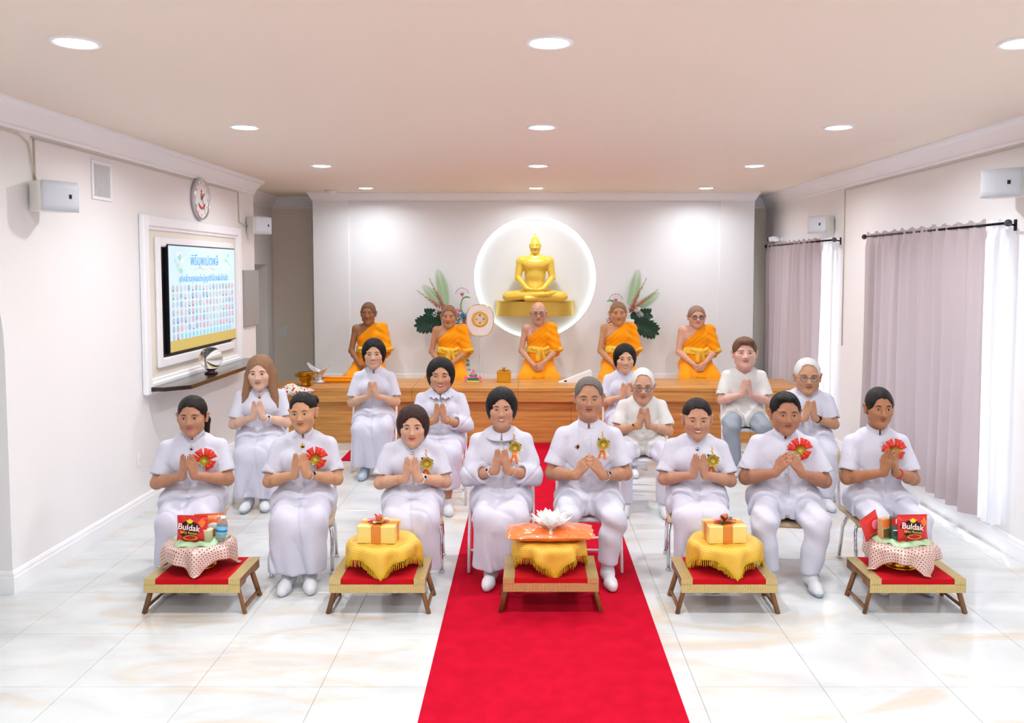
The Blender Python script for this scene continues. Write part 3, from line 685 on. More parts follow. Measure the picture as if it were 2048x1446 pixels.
def face_patches(F, C, R, h, p, mb, fw):
    """eyes, brows, lips laid on the face surface as thin raised shells"""
    def surf(x, z):
        n = 90; ys = np.linspace(-.135, -.02, n); P = C+(np.stack([np.full(n, x*fw), ys, np.full(n, z)], 1)*h)@R.T
        v = F.at(P); i = int(np.argmax(v < 0))
        if i == 0: return -.07
        return ys[i-1]+(ys[i]-ys[i-1])*v[i-1]/(v[i-1]-v[i])
    def patch(cx, zc, hw, hf, lift, bulge, mi, nu=10, nv=4, lo=-1., hi=1.):
        vs = []
        for j in range(nv+1):
            for i in range(nu+1):
                u = -1+2*i/nu; v = lo+(hi-lo)*j/nv; x = cx+u*hw; z = zc(u)+v*hf(u)
                y = surf(x, z)-lift-bulge*(1-u*u)*(1-v*v); vs.append(C+R@(V3(x*fw, y, z)*h))
        fs = [(j*(nu+1)+i, j*(nu+1)+i+1, (j+1)*(nu+1)+i+1, (j+1)*(nu+1)+i) for j in range(nv) for i in range(nu)]
        mb.add(vs, fs, mi, True)
    op = p.get('eye', 1.); sm = p.get('smile', .3)
    for s in (-1, 1):
        zc = lambda u: .0035+.0012*s*u; hf = lambda u: (.0048*op)*max(0, 1-u*u)**.6+.0002
        patch(s*.031, zc, .0128, hf, .0006, .0012, 1)
        zi = lambda u: .0038; hi_ = lambda u: min(.0066*max(0, 1-u*u)**.5, .0048*op)+.0001
        patch(s*.031, zi, .0066, hi_, .0012, .0022, 2, 8, 4)
        patch(s*.031, lambda u: zc(u)+hf(u)+.0004, .0145, lambda u: .0011, .0014, .0006, 2, 10, 2)
        bt = p.get('brow', 1.)
        patch(s*.0315, lambda u: .0235+.0035*(1-(u*s-.25)**2)-.001*u*s, .0175, lambda u: .0026*bt*(1-.55*max(0, u*s))*max(.15, 1-u**4), .0011, .0008, 3, 10, 2)
    cz = lambda u: -.0558+sm*.0085*u*u
    og = .0034 if sm > .6 else .0
    lw = .0225*(1+.12*sm)
    patch(0, lambda u: cz(u)+og*.5*(1-u*u)+.0028*(1-u*u)+.0005, lw, lambda u: .0032*(1-u*u)**.7*(1-.12*math.exp(-(u/.12)**2))+.0003, .0010, .0014, 4)
    patch(0, lambda u: cz(u)-og*(1-u*u)-.0040*(1-u*u)-.0003, lw*.94, lambda u: .0040*(1-u*u)**.7+.0003, .0010, .0018, 4)
    if og: patch(0, lambda u: cz(u)-og*.3*(1-u*u), lw*.84, lambda u: .0034*(1-u*u)**.6+.0001, .0016, .0004, 5)
    else: patch(0, lambda u: cz(u)-.0006, lw*.95, lambda u: .0007, .0026, 0, 2, 10, 1)
def hair_mesh(style, fw=1.):
    """hair in the head frame (unit head); returns verts, quads"""
    big = style in ('bob', 'bob2', 'long', 'pony', 'bun')
    hres = .0052
    F = Field(rng(-.135, .135, hres), rng(-.135, .15, hres), rng(-.30 if style == 'long' else -.20 if style == 'pony' else -.15, .145, hres))
    if style in ('bob', 'bob2', 'long'):
        F.ell((0, .012, .036), (.088, .104, .094), .01)
        F.ell((0, .020, -.005), (.097 if style != 'long' else .09, .098, .112), .03)
        if style == 'bob2': F.ell((0, .03, .03), (.1, .1, .1), .03)
        if style == 'long':
            for s in (-1, 1): F.cone((s*.072, .0, -.02), (s*.112, -.032, -.235), .034, .026, .03); F.cone((s*.055, .06, -.03), (s*.075, .07, -.25), .05, .045, .04)
    else:
        t = {'buzz': .0065, 'crew': .010, 'short': .012, 'old': .011, 'side': .015}.get(style, .010)
        F.ell((0, .013, .035), (.075+t*.8, .094+t, .083+t), .01)
        F.ell((0, .03, -.01), (.072+t*.5, .07+t*.8, .075), .02)
        if style == 'buzz': F.ell((0, -.005, .022), (.0800, .090, .076), .02)
        if style == 'bun': F.ell((.050, .085, .055), (.036, .034, .034), .012)
        if style == 'tied': F.ell((0, .115, .01), (.03, .025, .03), .012)
        if style == 'pony': F.cone((.03, .09, .02), (.058, .105, -.05), .022, .024, .015); F.cone((.058, .105, -.05), (.066, .09, -.17), .024, .01, .015)
        if style == 'side': F.ell((.01, -.055, .09), (.058, .04, .026), .02)
        if style in ('crew', 'short'): F.ell((0, -.04, .095), (.055, .04, .018), .02)
    def cutter(X, Y, Z):
        def el(c, r): return (np.sqrt(((X-c[0])/r[0])**2+((Y-c[1])/r[1])**2+((Z-c[2])/r[2])**2)-1)*min(r)
        if style == 'bob' or style == 'bob2' or style == 'long':
            f = el((.004, -.088, -.028), (.060, .082, .098)); cyl = (np.sqrt(((X-.002)/.059)**2+((Y+.09)/.085)**2)-1)*.059; f = np.minimum(f, np.maximum(cyl, Z+.02))
            low = (-.098+.012*np.cos(X*20))-Z if style != 'long' else (-.255-Z)
            return np.maximum(-f, low)
        up = {'buzz': .070, 'crew': .074, 'short': .086, 'old': .098, 'side': .072, 'bun': .082, 'tied': .083, 'pony': .076}.get(style, .066)
        f = el((0, -.083, up-.108), (.0735, .074, .108)) if style != 'buzz' else el((0, -.088, -.034), (.071, .068, .108))
        f = f+.0022*np.sin(X*95+1)*(Z > .02)+.0015*np.sin(X*210)
        side = np.where(Y < .018, -.012-(Y+.03)*.0, -.055)      # sideburn / nape
        low = side-Z
        earcut = el((.0, .006, -.018), (.13, .025, .040)); f = np.minimum(f, earcut) if style not in ('pony',) else f
        if style == 'pony' : low = np.where(Z < -.06, np.where(Y > .06, -1., 1.), np.where(Y < .018, -.012, -.07)-Z)
        if style in ('tied', 'bun'): low = np.where(Y < .014, .030, -.06)-Z
        return np.maximum(-f, low*.7)
    F.keep(cutter)
    if style not in ('buzz',):
        F.warp(lambda X, Y, Z: .0018*np.sin(np.arctan2(X, Y+.012)*30+np.sin(Z*40)*.8)+.0012*np.sin(np.arctan2(X, Y+.012)*57+3*Z*10))
    if style in ('tied', 'bun', 'pony', 'bob', 'long', 'bob2'):
        xp = .018 if style != 'bun' else -.004; F.cone((xp, -.09, .095), (xp*.6, -.02, .135), .0035, .0035, .004, 'sub'); F.cone((xp*.6, -.02, .135), (xp*.4, .05, .128), .0035, .002, .004, 'sub')
    V, Q = F.nets(1, .5); V[:, 0] *= fw; return V, Q
HAIRCACHE = {}
def hand(F, w, d, wid, n, sc=1., curl=0., spread=1., k=.003, thumb=.5):
    """one hand: wrist w, finger direction d, width direction wid (little finger -> thumb), palm normal n"""
    w = np.asarray(w, float); d = nrm(d); wid = nrm(wid); n = nrm(n)
    off = [-.031, -.0105, .0105, .031]; L = [.052, .066, .072, .064]; mp = [.080, .086, .088, .086]
    F.cone(w-d*.02, w+d*.015, .024*sc, .023*sc, .012)
    for i in range(4):
        a = w+wid*off[i]*.5*sc+d*.012*sc; b = w+wid*off[i]*sc+d*mp[i]*sc
        F.cone(a, b, .0155*sc, .0115*sc, .012)
    for i in range(4):
        b = w+wid*off[i]*sc+d*mp[i]*sc; c = curl; dd = nrm(d+wid*off[i]*1.2*(spread-1))
        for s, (fr, r0, r1) in enumerate(((.45, .0098, .0090), (.30, .0090, .0082), (.25, .0082, .0068))):
            dd2 = nrm(dd*math.cos(c)+n*math.sin(c)); e = b+dd2*L[i]*fr*sc; F.cone(b, e, r0*sc, r1*sc, k); b = e; c += curl*.9
    tb = w+wid*.022*sc+d*.022*sc; t1 = tb+nrm(wid*.55*thumb*2+d*.8+n*.25)*.045*sc; t2 = t1+nrm(d+wid*.1+n*.2)*.036*sc
    F.cone(tb, t1, .0145*sc, .0115*sc, .010); F.cone(t1, t2, .0112*sc, .0085*sc, .004)
def pose_joints(p, s, g):
    """shoulder, elbow, wrist of the right-hand side (x>0); mirrored for the other"""
    b = p['seat']; U = lambda x, y, z: V3(x, y, b+(z-.45)*s)
    ps = p['pose']; q = .165+.03*(g-1)*1.5
    if ps == 'wai': return U(q, .0, .892), U(q+.058, -.085, .672), U(.036, -.255, .752+p.get('hz', 0)), (nrm((-.14, -.30, .95)), nrm((.62, .78, .12)))
    if ps == 'low': return U(q, .0, .892), U(q+.08, -.07, .672), U(.085, -.27, .700+p.get('hz', 0)), (nrm((-.52, -.18, .80)), nrm((.55, .60, .52)))
    return U(q+.01, .0, .93), U(q+.062, -.05, .655), U(.074, -.275, .512), (nrm((-.60, -.25, -.76)), nrm((-.66, -.22, .70)))
def lower(F, p, pad, g, kind):
    b = p['seat']; hx = p.get('knee', .10); sp = p.get('foot', .065)
    z = b+.075
    if kind == 'skirt':
        F.ell((0, .0, z), (.18*g+pad, .175+pad, .10+pad), .03)
        for s in (-1, 1):
            F.cone((s*.085, -.04, z+.005), (s*hx, -.42, b+.045), .102*(.6+.4*g)+pad, .078+pad, .05)
        F.ell((0, -.24, b+.05), (.10+pad, .22, .07+pad), .05)
        F.ell((0, -.40, b+.02), (.14+pad, .09+pad, .08+pad), .05)
        for s in (-1, 1): F.cone((s*hx, -.425, b+.030), (s*(sp+.045), -.44, .09), .074+pad, .074+pad, .04)
        F.box((0, -.43, b*.55+.02), (sp+.04+pad, .075+pad, b*.47), .06, .06)
    elif kind == 'trouser':
        F.ell((0, .0, z), (.185*g+pad, .165+pad, .10+pad), .03)
        for s in (-1, 1):
            F.cone((s*.09, -.02, z), (s*hx, -.41, b+.035), .103*(.5+.5*g)+pad, .083+pad, .035)
            F.cone((s*hx, -.415, b+.03), (s*sp, -.40, .11), .084+pad, .067+pad, .022)
def shade_noise(amp, f1, f2, ph):
    return lambda X, Y, Z: amp*(np.sin(X*f1+Z*f2+ph+2*np.sin(Z*9+Y*11+ph))*.6+np.sin(Y*f1*.8-Z*f2*1.3+X*12+ph*2)*.4)
def person(p):
    """p: px head x, top: hair-top pixel y, hp: head height in pixels, Y: depth of the hips"""
    Y = p['Y']; p.setdefault('seat', .45); p.setdefault('pose', 'wai'); monk = p.get('monk', False)
    X0, _, zt = on_Y(p['px'], p['top'], Y-.02); base = p.get('base', 0.)
    zt -= base; h = p['hp']*Y/FPX/.246; g = p.get('g', 1.); seat = p['seat']
    s = (zt-seat)/.80; fw = p.get('fw', 1.); yaw = p.get('yaw', math.atan2(X0, Y)*-.6)
    root = empty('person', (X0, Y, base), yaw, p['label'], 'person', p.get('group'))
    ms = skin(p['id'], p['skin']); style = p['hair']
    U = lambda x, y, z: V3(x, y, seat+(z-.45)*s)
    hy = p.get('hyaw', 0.); R = rotm(hy, p.get('hpit', .05), p.get('hroll', 0.))
    thick = .018 if style in ('bob', 'bob2', 'long', 'side', 'short') else .010
    C = V3(.0, -.035, zt-(.117+thick*.6)*h)
    shz = U(0, 0, .945)[2]
    J = pose_joints(p, s, g); asc = p.get('arm', 1.)
    zlo = min(J[1][2], J[2][2])-.09; W = J[1][0]+.07
    hzt = J[2][2]; zr = sorted([zlo, hzt-.06, hzt+.2, C[2]-.15*h, zt+.02])
    F = Field(rng2([(-W, -.125, .0075), (-.125, .125, .0042), (.125, W, .0075)]), rng2([(-.40, .02, .0046), (.02, .16, .007)]), rng(zlo, zt+.02, .0044))
    # torso core, neck
    tg = .0 if not monk else 1
    F.cone(U(-.09, .01, .90), U(.09, .01, .90), .055, .055, .02)
    if monk:
        F.ell(U(0, .0, .80), (.158*g, .108*g, .19*s), .04); F.ell(U(0, -.02, .62), (.15*g, .12*g, .14*s), .05)
        for q in (-1, 1): F.cone(U(q*.03, .015, .955), (q*(J[0][0]-.012), J[0][1], J[0][2]-.012), .046, .053*g**.5, .05); F.ell(U(q*.07, -.075, .83), (.075, .04, .06), .05)
    else:
        F.cone(U(-.11, .0, .885), U(.11, .0, .885), .04, .04, .03); F.ell(U(0, .0, .80), (.13, .07, .15*s), .03)
    nw = p.get('neck', .050)*h*.96
    F.cone(C+R@(V3(0, .018, -.07)*h), V3(0, .012, shz+.01), nw, nw*1.08, .02)
    if monk or p.get('open'):
        for q in (-1, 1): F.cone(V3(q*.012, -.052, shz-.0), V3(q*.10, -.02, shz+.012), .009, .012, .02)
    head_solid(F, C, R, h, p.get('male', False), fw, p.get('jaw', 1.))
    (sh, el, wr, (hd, hw)) = J
    for q in (-1, 1):
        m = V3(q, 1, 1); e_ = el*m; w_ = wr*m
        if p['pose'] == 'lap' and q > 0: w_ = w_+V3(-.005, -.022, .028)
        r = asc
        F.cone(sh*m, e_, .047*r, .040*r, .03); mid = e_+(w_-e_)*.3
        F.cone(e_, mid, .039*r, .040*r, .02); F.cone(mid, w_, .040*r, .025*r, .02)
        nn = np.cross(hd*m, hw*m)*(1 if q > 0 else -1)
        nn = nn if nn[0]*q < 0 or p['pose'] == 'lap' else -nn
        if p['pose'] == 'lap': nn = nn if nn[1] > 0 else -nn
        hand(F, w_+hd*m*.008, hd*m, hw*m, nn, (1.0 if p.get('male') else .93)*p.get('hand', 1.), .0 if p['pose'] == 'wai' else .22 if p['pose'] == 'low' else .32)
    Vb, Qb = F.nets(1, .35)
    Bm = MB(); face_patches(F, C, R, h, p, Bm, fw)
    # lower legs and ankles inside the clothes
    if not monk:
        for q in (-1, 1):
            kx, fx = p.get('knee', .10), p.get('foot', .065)
            Bm.tube([U(q*.08, .0, .60), (q*.085, -.02, seat+.075), (q*kx, -.41, seat+.035), (q*fx, -.405, .12), (q*fx, -.405, .06)], [.06, .07, .055, .036, .036], 10, 0)
    nv = len(Vb); tris = []; mi = []
    V_all = np.concatenate([Vb, np.array(Bm.v)]) if Bm.v else Vb
    me = bpy.data.meshes.new('body'); faces = [tuple(r) for r in Qb.tolist()]+[tuple(nv+i for i in f) for f in Bm.f]
    me.from_pydata(V_all.tolist(), [], faces)
    lipc = p.get('lip', tuple(int(v*.86) if i == 0 else int(v*.66) for i, v in enumerate(p['skin'])))
    for m in (ms, m_eye, m_iris, M('brow_'+p.get('browc', 'dark'), HAIRC[p.get('browc', 'dark')], .7), M('lip_'+p['id'], lipc, .4), m_teeth): me.materials.append(m)
    me.polygons.foreach_set('material_index', [0]*len(Qb)+Bm.m); me.polygons.foreach_set('use_smooth', [True]*len(faces)); me.update()
    link_mesh('body', me, root)
    Hm = Matrix.Translation(Vector(C)) @ Matrix([[R[i][j]*h for j in range(3)] for i in range(3)]).to_4x4()
    if style != 'bald':
        key = (style, round(fw, 2))
        if key not in HAIRCACHE: HAIRCACHE[key] = hair_mesh(style, fw)
        V, Q = HAIRCACHE[key]; V = C+(V*h)@R.T
        link_mesh('hair', raw_mesh('hair', V, Q, [hairm(p['hairc'])]), root)
    if p.get('glasses'):
        mg = {'black': m_frameb}.get(p['glasses'], m_frame); G = MB(); lr = .0235
        for q in (-1, 1):
            c = (q*.032*fw, -.098, .000); G.tube([(c[0]+lr*math.cos(a), c[1]+.004*abs(math.cos(a)), c[2]+lr*.80*math.sin(a)) for a in [2*math.pi*k/20 for k in range(21)]], .0019 if p['glasses'] != 'black' else .0028, 6, cap=False)
            G.tube([(c[0]+q*lr, c[1]+.004, .004), (q*.080*fw, -.07, .006), (q*.084*fw, .0, .008)], .0018, 6)
        G.tube([(-.009*fw, -.099, .004), (0, -.104, .007), (.009*fw, -.099, .004)], .0018, 6)
        G.xform(Hm); go = G.build('spectacles', mg, root)
        Ln = MB()
        for q in (-1, 1): Ln.lathe([(0, -.0005), (lr*.95, -.0005), (lr*.95, .0005), (0, .0005)], 18, (q*.032*fw, -.097, 0), 0, 'y', 1, .80)
        Ln.xform(Hm); Ln.build('lens', m_lens, go)
    for q in (-1, 1):
        if p.get('earring') : MB().ball((0, 0, 0), .006, 8, 6).build('earring', m_gold, root, tuple(C+R@(V3(q*.080*fw, -.004, -.042)*h)))
    if monk: return robe(p, root, F, U, J, s, g, C, h)
    # ---- shirt
    bot = p.get('bottom', 'skirt'); mt = p.get('topm', m_cloth); ph = (hash(p['id']) % 7 if False else sum(map(ord, p['id'])) % 7)
    Wd = max(J[1][0], .2*g)+.12
    top = 'q' if p.get('sleeve') == 'long' else 's'
    S = Field(rng(-Wd, Wd, .0072), rng(-.40, .22, .0075), rng(seat-.02, shz+.08, .0072))
    lower(S, p, .024, g, bot)
    hemf = p.get('hem', .235)
    S.keep(lambda X, Y, Z: np.maximum(np.maximum(-(Y+hemf+.035*np.cos(X*15)-.02*np.exp(-(X/.03)**2)), (seat+.005)-Z+0*X), -.02-0*X))
    S.ell(U(0, .005, .80), (.163*g, .118*(.4+.6*g), .17*s), .05)
    S.ell(U(0, -.012, .63), (.156*g, (.128)*(.2+.8*g), .17*s), .06)
    if not p.get('male'):
        for q in (-1, 1): S.ell(U(q*.075, -.085, .80), (.072, .055, .065), .06)
    S.cone(U(-.06, .015, .925), U(.06, .015, .925), .060, .060, .05)
    for q in (-1, 1):
        m = V3(q, 1, 1); S.cone(U(q*.035, .012, .945), sh*m+V3(-q*.010, 0, -.004), .044, .050, .04)
        if top == 's': S.sleeve(sh*m, (sh+(el-sh)*.80)*m, .053*asc, .068*asc, .020, .03)
        else:
            S.cone(sh*m, (sh+(el-sh)*.97)*m, .053*asc, .062*asc, .03); S.sleeve(el*m, (el+(wr-el)*.52)*m, .062*asc, .066*asc, .020, .03)
    S.warp(lambda X, Y, Z: .008*np.clip(1-np.abs(np.sin((Z-.8*np.abs(X))*20+ph))*3, 0, 1)**2*np.clip((np.abs(X)-.04)/.06, 0, 1)*np.exp(-((Z-U(0, 0, .70)[2])/.10)**2))
    S.warp(shade_noise(.0042, 26, 24, ph))
    S.warp(lambda X, Y, Z: -.007*np.sin((Z-seat)*58+np.abs(X)*14+ph)*np.exp(-((Z-U(0, 0, .60)[2])/.07)**2))
    # neck opening
    S.cone(V3(0, -.0, shz+.012), C+R@(V3(0, .01, -.09)*h), nw*1.06, nw*1.06, 0, 'sub')
    if p.get('collar') == 'vneck': S.cone(V3(0, -.07, shz-.05), V3(0, -.06, shz+.05), .008, .05, 0, 'sub')
    Vs, Qs = S.nets(2, .5)
    shirt = link_mesh('shirt', raw_mesh('shirt', Vs, Qs, [mt]), root)
    # collar ring
    cz0 = shz+.016; ct = p.get('collar', 'stand'); nn_ = 40; rows = []
    if ct in ('stand', 'shirt'):
        hgt = .046*h
        vs = []
        for (dr, dz) in ((.013, -.012), (.011, .3*hgt), (.0065, hgt), (.0015, hgt), (.002, .2*hgt)):
            for k in range(nn_+1):
                a = -math.pi/2+.10+(2*math.pi-.20)*k/nn_; fr = max(0, -math.sin(a)); q_ = nw+dr
                vs.append((q_*1.04*math.cos(a), .006-.004*dz/hgt+q_*1.0*math.sin(a)-.006*fr, cz0+dz-.030*fr+.006*max(0, math.sin(a))))
        fs = [(r*(nn_+1)+k, r*(nn_+1)+k+1, (r+1)*(nn_+1)+k+1, (r+1)*(nn_+1)+k) for r in range(4) for k in range(nn_)]
        cm = MB(); cm.add(vs, fs); cm.build('collar', mt, root)
    if ct in ('round', 'ruffle'):
        vs = []; nr = 60
        for i_, (dr, dz) in enumerate(((.002, .012), (.012, .016), (.034, -.002), (.050, -.022), (.050, -.026), (.030, -.008))):
            for k in range(nr+1):
                a = -math.pi/2+.06+(2*math.pi-.12)*k/nr; fr = max(0, -math.sin(a)); q_ = nw+dr
                wv = (.010*math.sin(k*1.55)*(dr/.05) if ct == 'ruffle' else 0); yy = .004+q_*1.06*math.sin(a)-.018*fr*(dr/.05); zz = cz0+dz*1.1-.022*fr+wv-.02*(dr/.05)*abs(math.cos(a))*.3
                vs.append((q_*1.12*math.cos(a), yy-.010*fr, zz))
        fs = [(r*(nr+1)+k, r*(nr+1)+k+1, (r+1)*(nr+1)+k+1, (r+1)*(nr+1)+k) for r in range(5) for k in range(nr)]
        cm = MB(); cm.add(vs, fs); cm.build('collar', mt, root)
    def onshirt(x, z, lift=0.): 
        y = S.front(x, z); return V3(x, (y if y is not None else -.12)-lift, z)
    # placket, buttons
    zt_, zb_ = shz-.035, U(0, 0, .60)[2]
    if p.get('placket', True):
        zs = np.linspace(zt_, zb_, 22); mb = MB(); L_ = [onshirt(.016, z, .0022) for z in zs]; R_ = [onshirt(-.014, z, .0005) for z in zs]; e1 = [onshirt(.017, z, -.003) for z in zs]
        mb.add(L_+R_+e1, [(i, 22+i, 23+i, i+1) for i in range(21)]+[(44+i, i, i+1, 45+i) for i in range(21)]); mb.build('placket', mt, root)
        for k in range(p.get('buttons', 4)):
            c = onshirt(.001, zt_+(zb_-zt_)*(k+.35)/4.2, .003); MB().lathe([(0, .002), (.0052, .002), (.006, .0)], 10, c, 0, 'y').build('button', M('pearl_button', (225, 225, 235), .3), root)
    if p.get('tucks'):
        for q in (-1, 1):
            for k in range(5):
                x = q*(.045+k*.013); zs = np.linspace(U(0, 0, .90)[2]-.01*k, U(0, 0, .66)[2], 14); L_ = []
                for z in zs: L_ += [tuple(onshirt(x-.0022, z, .0)), tuple(onshirt(x, z, .0024)), tuple(onshirt(x+.0022, z, .0))]
                mb = MB(); mb.add(L_, [(3*i+a, 3*i+a+1, 3*i+a+4, 3*i+a+3) for i in range(13) for a in (0, 1)]); mb.build('pin_tuck', mt, root)
    # ---- lower garment
    bm = p.get('botm', m_cloth_b)
    L = Field(rng(-.31, .31, .0082), rng(-.58, .24, .0085), rng(.06, seat+.24, .0082))
    lower(L, p, 0, g, bot)
    hz = p.get('hemz', .10)
    if bot == 'skirt':
        L.warp(lambda X, Y, Z: (.011*np.sin(X*46+ph+2.0*np.sin(Z*5))+.007*np.sin(X*23-Z*8+ph))*np.clip((seat+.02-Z)/.3, 0, 1)+.005*np.sin(Y*22+X*34+ph)*np.clip((Z-seat)/.08, 0, 1))
        L.warp(lambda X, Y, Z: .017*np.clip(1-np.abs(np.sin(X*17+ph*.7+1.6*np.sin(Z*4+ph)))*2.2, 0, 1)**2*np.clip((seat+.0-Z)/.2, 0, 1)*(Y < -.3)+.010*np.clip(1-np.abs(np.sin(X*9+Y*14+ph))*3, 0, 1)**2*np.clip((Z-seat+.02)/.06, 0, 1))
        if p.get('wrap', True): L.warp(lambda X, Y, Z: -.009*np.clip((X-.02+.12*(Z-.3))*60, 0, 1)*(Y < -.2))
    else:
        L.warp(lambda X, Y, Z: .006*np.sin(Z*34+np.abs(X)*20+Y*18+ph)*np.exp(-((Z-seat+.02)/.16)**2)+.005*np.sin(Z*30+X*34+ph+2*np.sin(Z*14))+.004*np.sin(Y*30+ph)*np.clip((Z-seat)/.05, 0, 1))
        hz = p.get('hemz', .09)
    L.keep(lambda X, Y, Z: hz-Z+.008*np.sin(X*20+ph))
    Vl, Ql = L.nets(2, .5); link_mesh('skirt' if bot == 'skirt' else 'trousers', raw_mesh('lower', Vl, Ql, [bm]), root)
    # ---- socks
    for q in (-1, 1):
        fx = p.get('foot', .065)*q; fo = p.get('toe', .0); K = Field(rng(fx-.09, fx+.09, .0065), rng(-.70, -.32, .0065), rng(-.012, .22, .0065))
        K.cone((fx, -.385, .046), (fx+q*.018, -.555+fo, .030), .040, .036, .02); K.cone((fx+q*.012, -.53+fo, .030), (fx+q*.022, -.595+fo, .030), .042, .032, .02); K.cone((fx, -.40, .05), (fx, -.405, .115 if p.get('lowsock') else .19), .042, .040, .03)
        K.keep(lambda X, Y, Z: .002-Z+0*X)
        K.keep(lambda X, Y, Z: Z-(.105 if p.get('lowsock') else .18)+0*X)
        Vk, Qk = K.nets(1, .5)
        so_ = link_mesh('sock', raw_mesh('sock', Vk, Qk, [p.get('sockm', m_sock), m_sockg], (Vk[Qk[:, 0], 2] < .026).astype(int) if p.get('sole') else None), root)
    # ---- extras on the body
    if p.get('brooch'):
        z = shz-.042*h; c = onshirt(.0, z, .004); bc = p['brooch']
        mb = MB(); mb.lathe([(0, .004), (.010, .004), (.0145, .0)], 16, c, 0, 'y', 1, 1.15); mb.lathe([(0, .0075), (.006, .006), (.007, .003)], 12, c, 1, 'y', 1, 1.25); mb.tube([c+V3(0, -.002, .016), c+V3(0, -.002, .03)], .0022, 6)
        mb.build('brooch', [m_gold if bc == 'gold' else m_chrome, M('gem_'+bc, (24, 22, 44) if bc != 'plain' else (205, 170, 90), .1)], root)
    if p.get('badge'):
        c = onshirt(-.075, U(0, 0, .84)[2], .003); mb = MB(); mb.prism([(0, -.022), (.022, 0), (0, .022), (-.022, 0)], 0, .004, ax='y'); mb.xform(Matrix.Translation(Vector(c))); mb.ball(c+V3(0, -.003, 0), (.009, .004, .012), 10, 6, 1); mb.build('badge', [M('badge_red', (206, 150, 130), .3, .4), M('dark_gem2', (40, 30, 24), .2)], root)
    if p.get('corsage'): corsage(p['corsage'], root, onshirt, U, p.get('cpos', (.09, .83)))
    for q, kind, t in p.get('wrist', []):
        m = V3(q, 1, 1); e_ = el*m; w_ = wr*m; ax = nrm(w_-e_); c = e_+(w_-e_)*t; rr = (.040+(.025-.040)*max(0, (t-.3)/.7))*asc+.0025
        u = nrm(np.cross(ax, V3(0, 0, 1))); v = np.cross(ax, u); mb = MB(); tube_r = {'watch': .0042, 'band': .0042, 'bangle': .003, 'thread': .0018}[kind.split(':')[0]]; col = kind.split(':')[1]
        mm = {'silver': m_chrome, 'gold': m_gold, 'black': m_dark, 'white': m_plast, 'red': M('red_band', (222, 40, 40), .5), 'cream': M('thread', (232, 214, 180), .7)}[col]
        mb.tube([c+(u*math.cos(a)+v*math.sin(a))*rr for a in [2*math.pi*k/20 for k in range(21)]], tube_r, 6, 0, False, None)
        nm = {'watch': 'wristwatch', 'band': 'wristband', 'bangle': 'bracelet', 'thread': 'bracelet'}[kind.split(':')[0]]
        if kind.startswith('watch'):
            n_ = nrm(V3(q*.15, -.85, .5)); n_ = nrm(n_-ax*(n_@ax)); cc = c+n_*(rr+.004); Rm = Vector((0, 0, 1)).rotation_difference(Vector(n_)).to_matrix().to_4x4()
            st_ = len(mb.v); mb.lathe([(.014, -.004), (.0165, 0), (.0155, .004), (0, .0042)], 16, mi=0); mb.lathe([(0, .0048), (.0115, .0044)], 14, mi=1); mb.xform(Matrix.Translation(Vector(cc)) @ Rm, st_)
        mb.build(nm, [mm, m_dark], root)
    if p.get('necklace'):
        mb = MB(); mb.tube([onshirt(.055*math.cos(a), shz-.02-.15*max(0, -math.sin(a))**.8, .004) for a in [math.pi+math.pi*k/16 for k in range(17)]], .0018, 5); mb.build('necklace', m_gold, root)
    return root
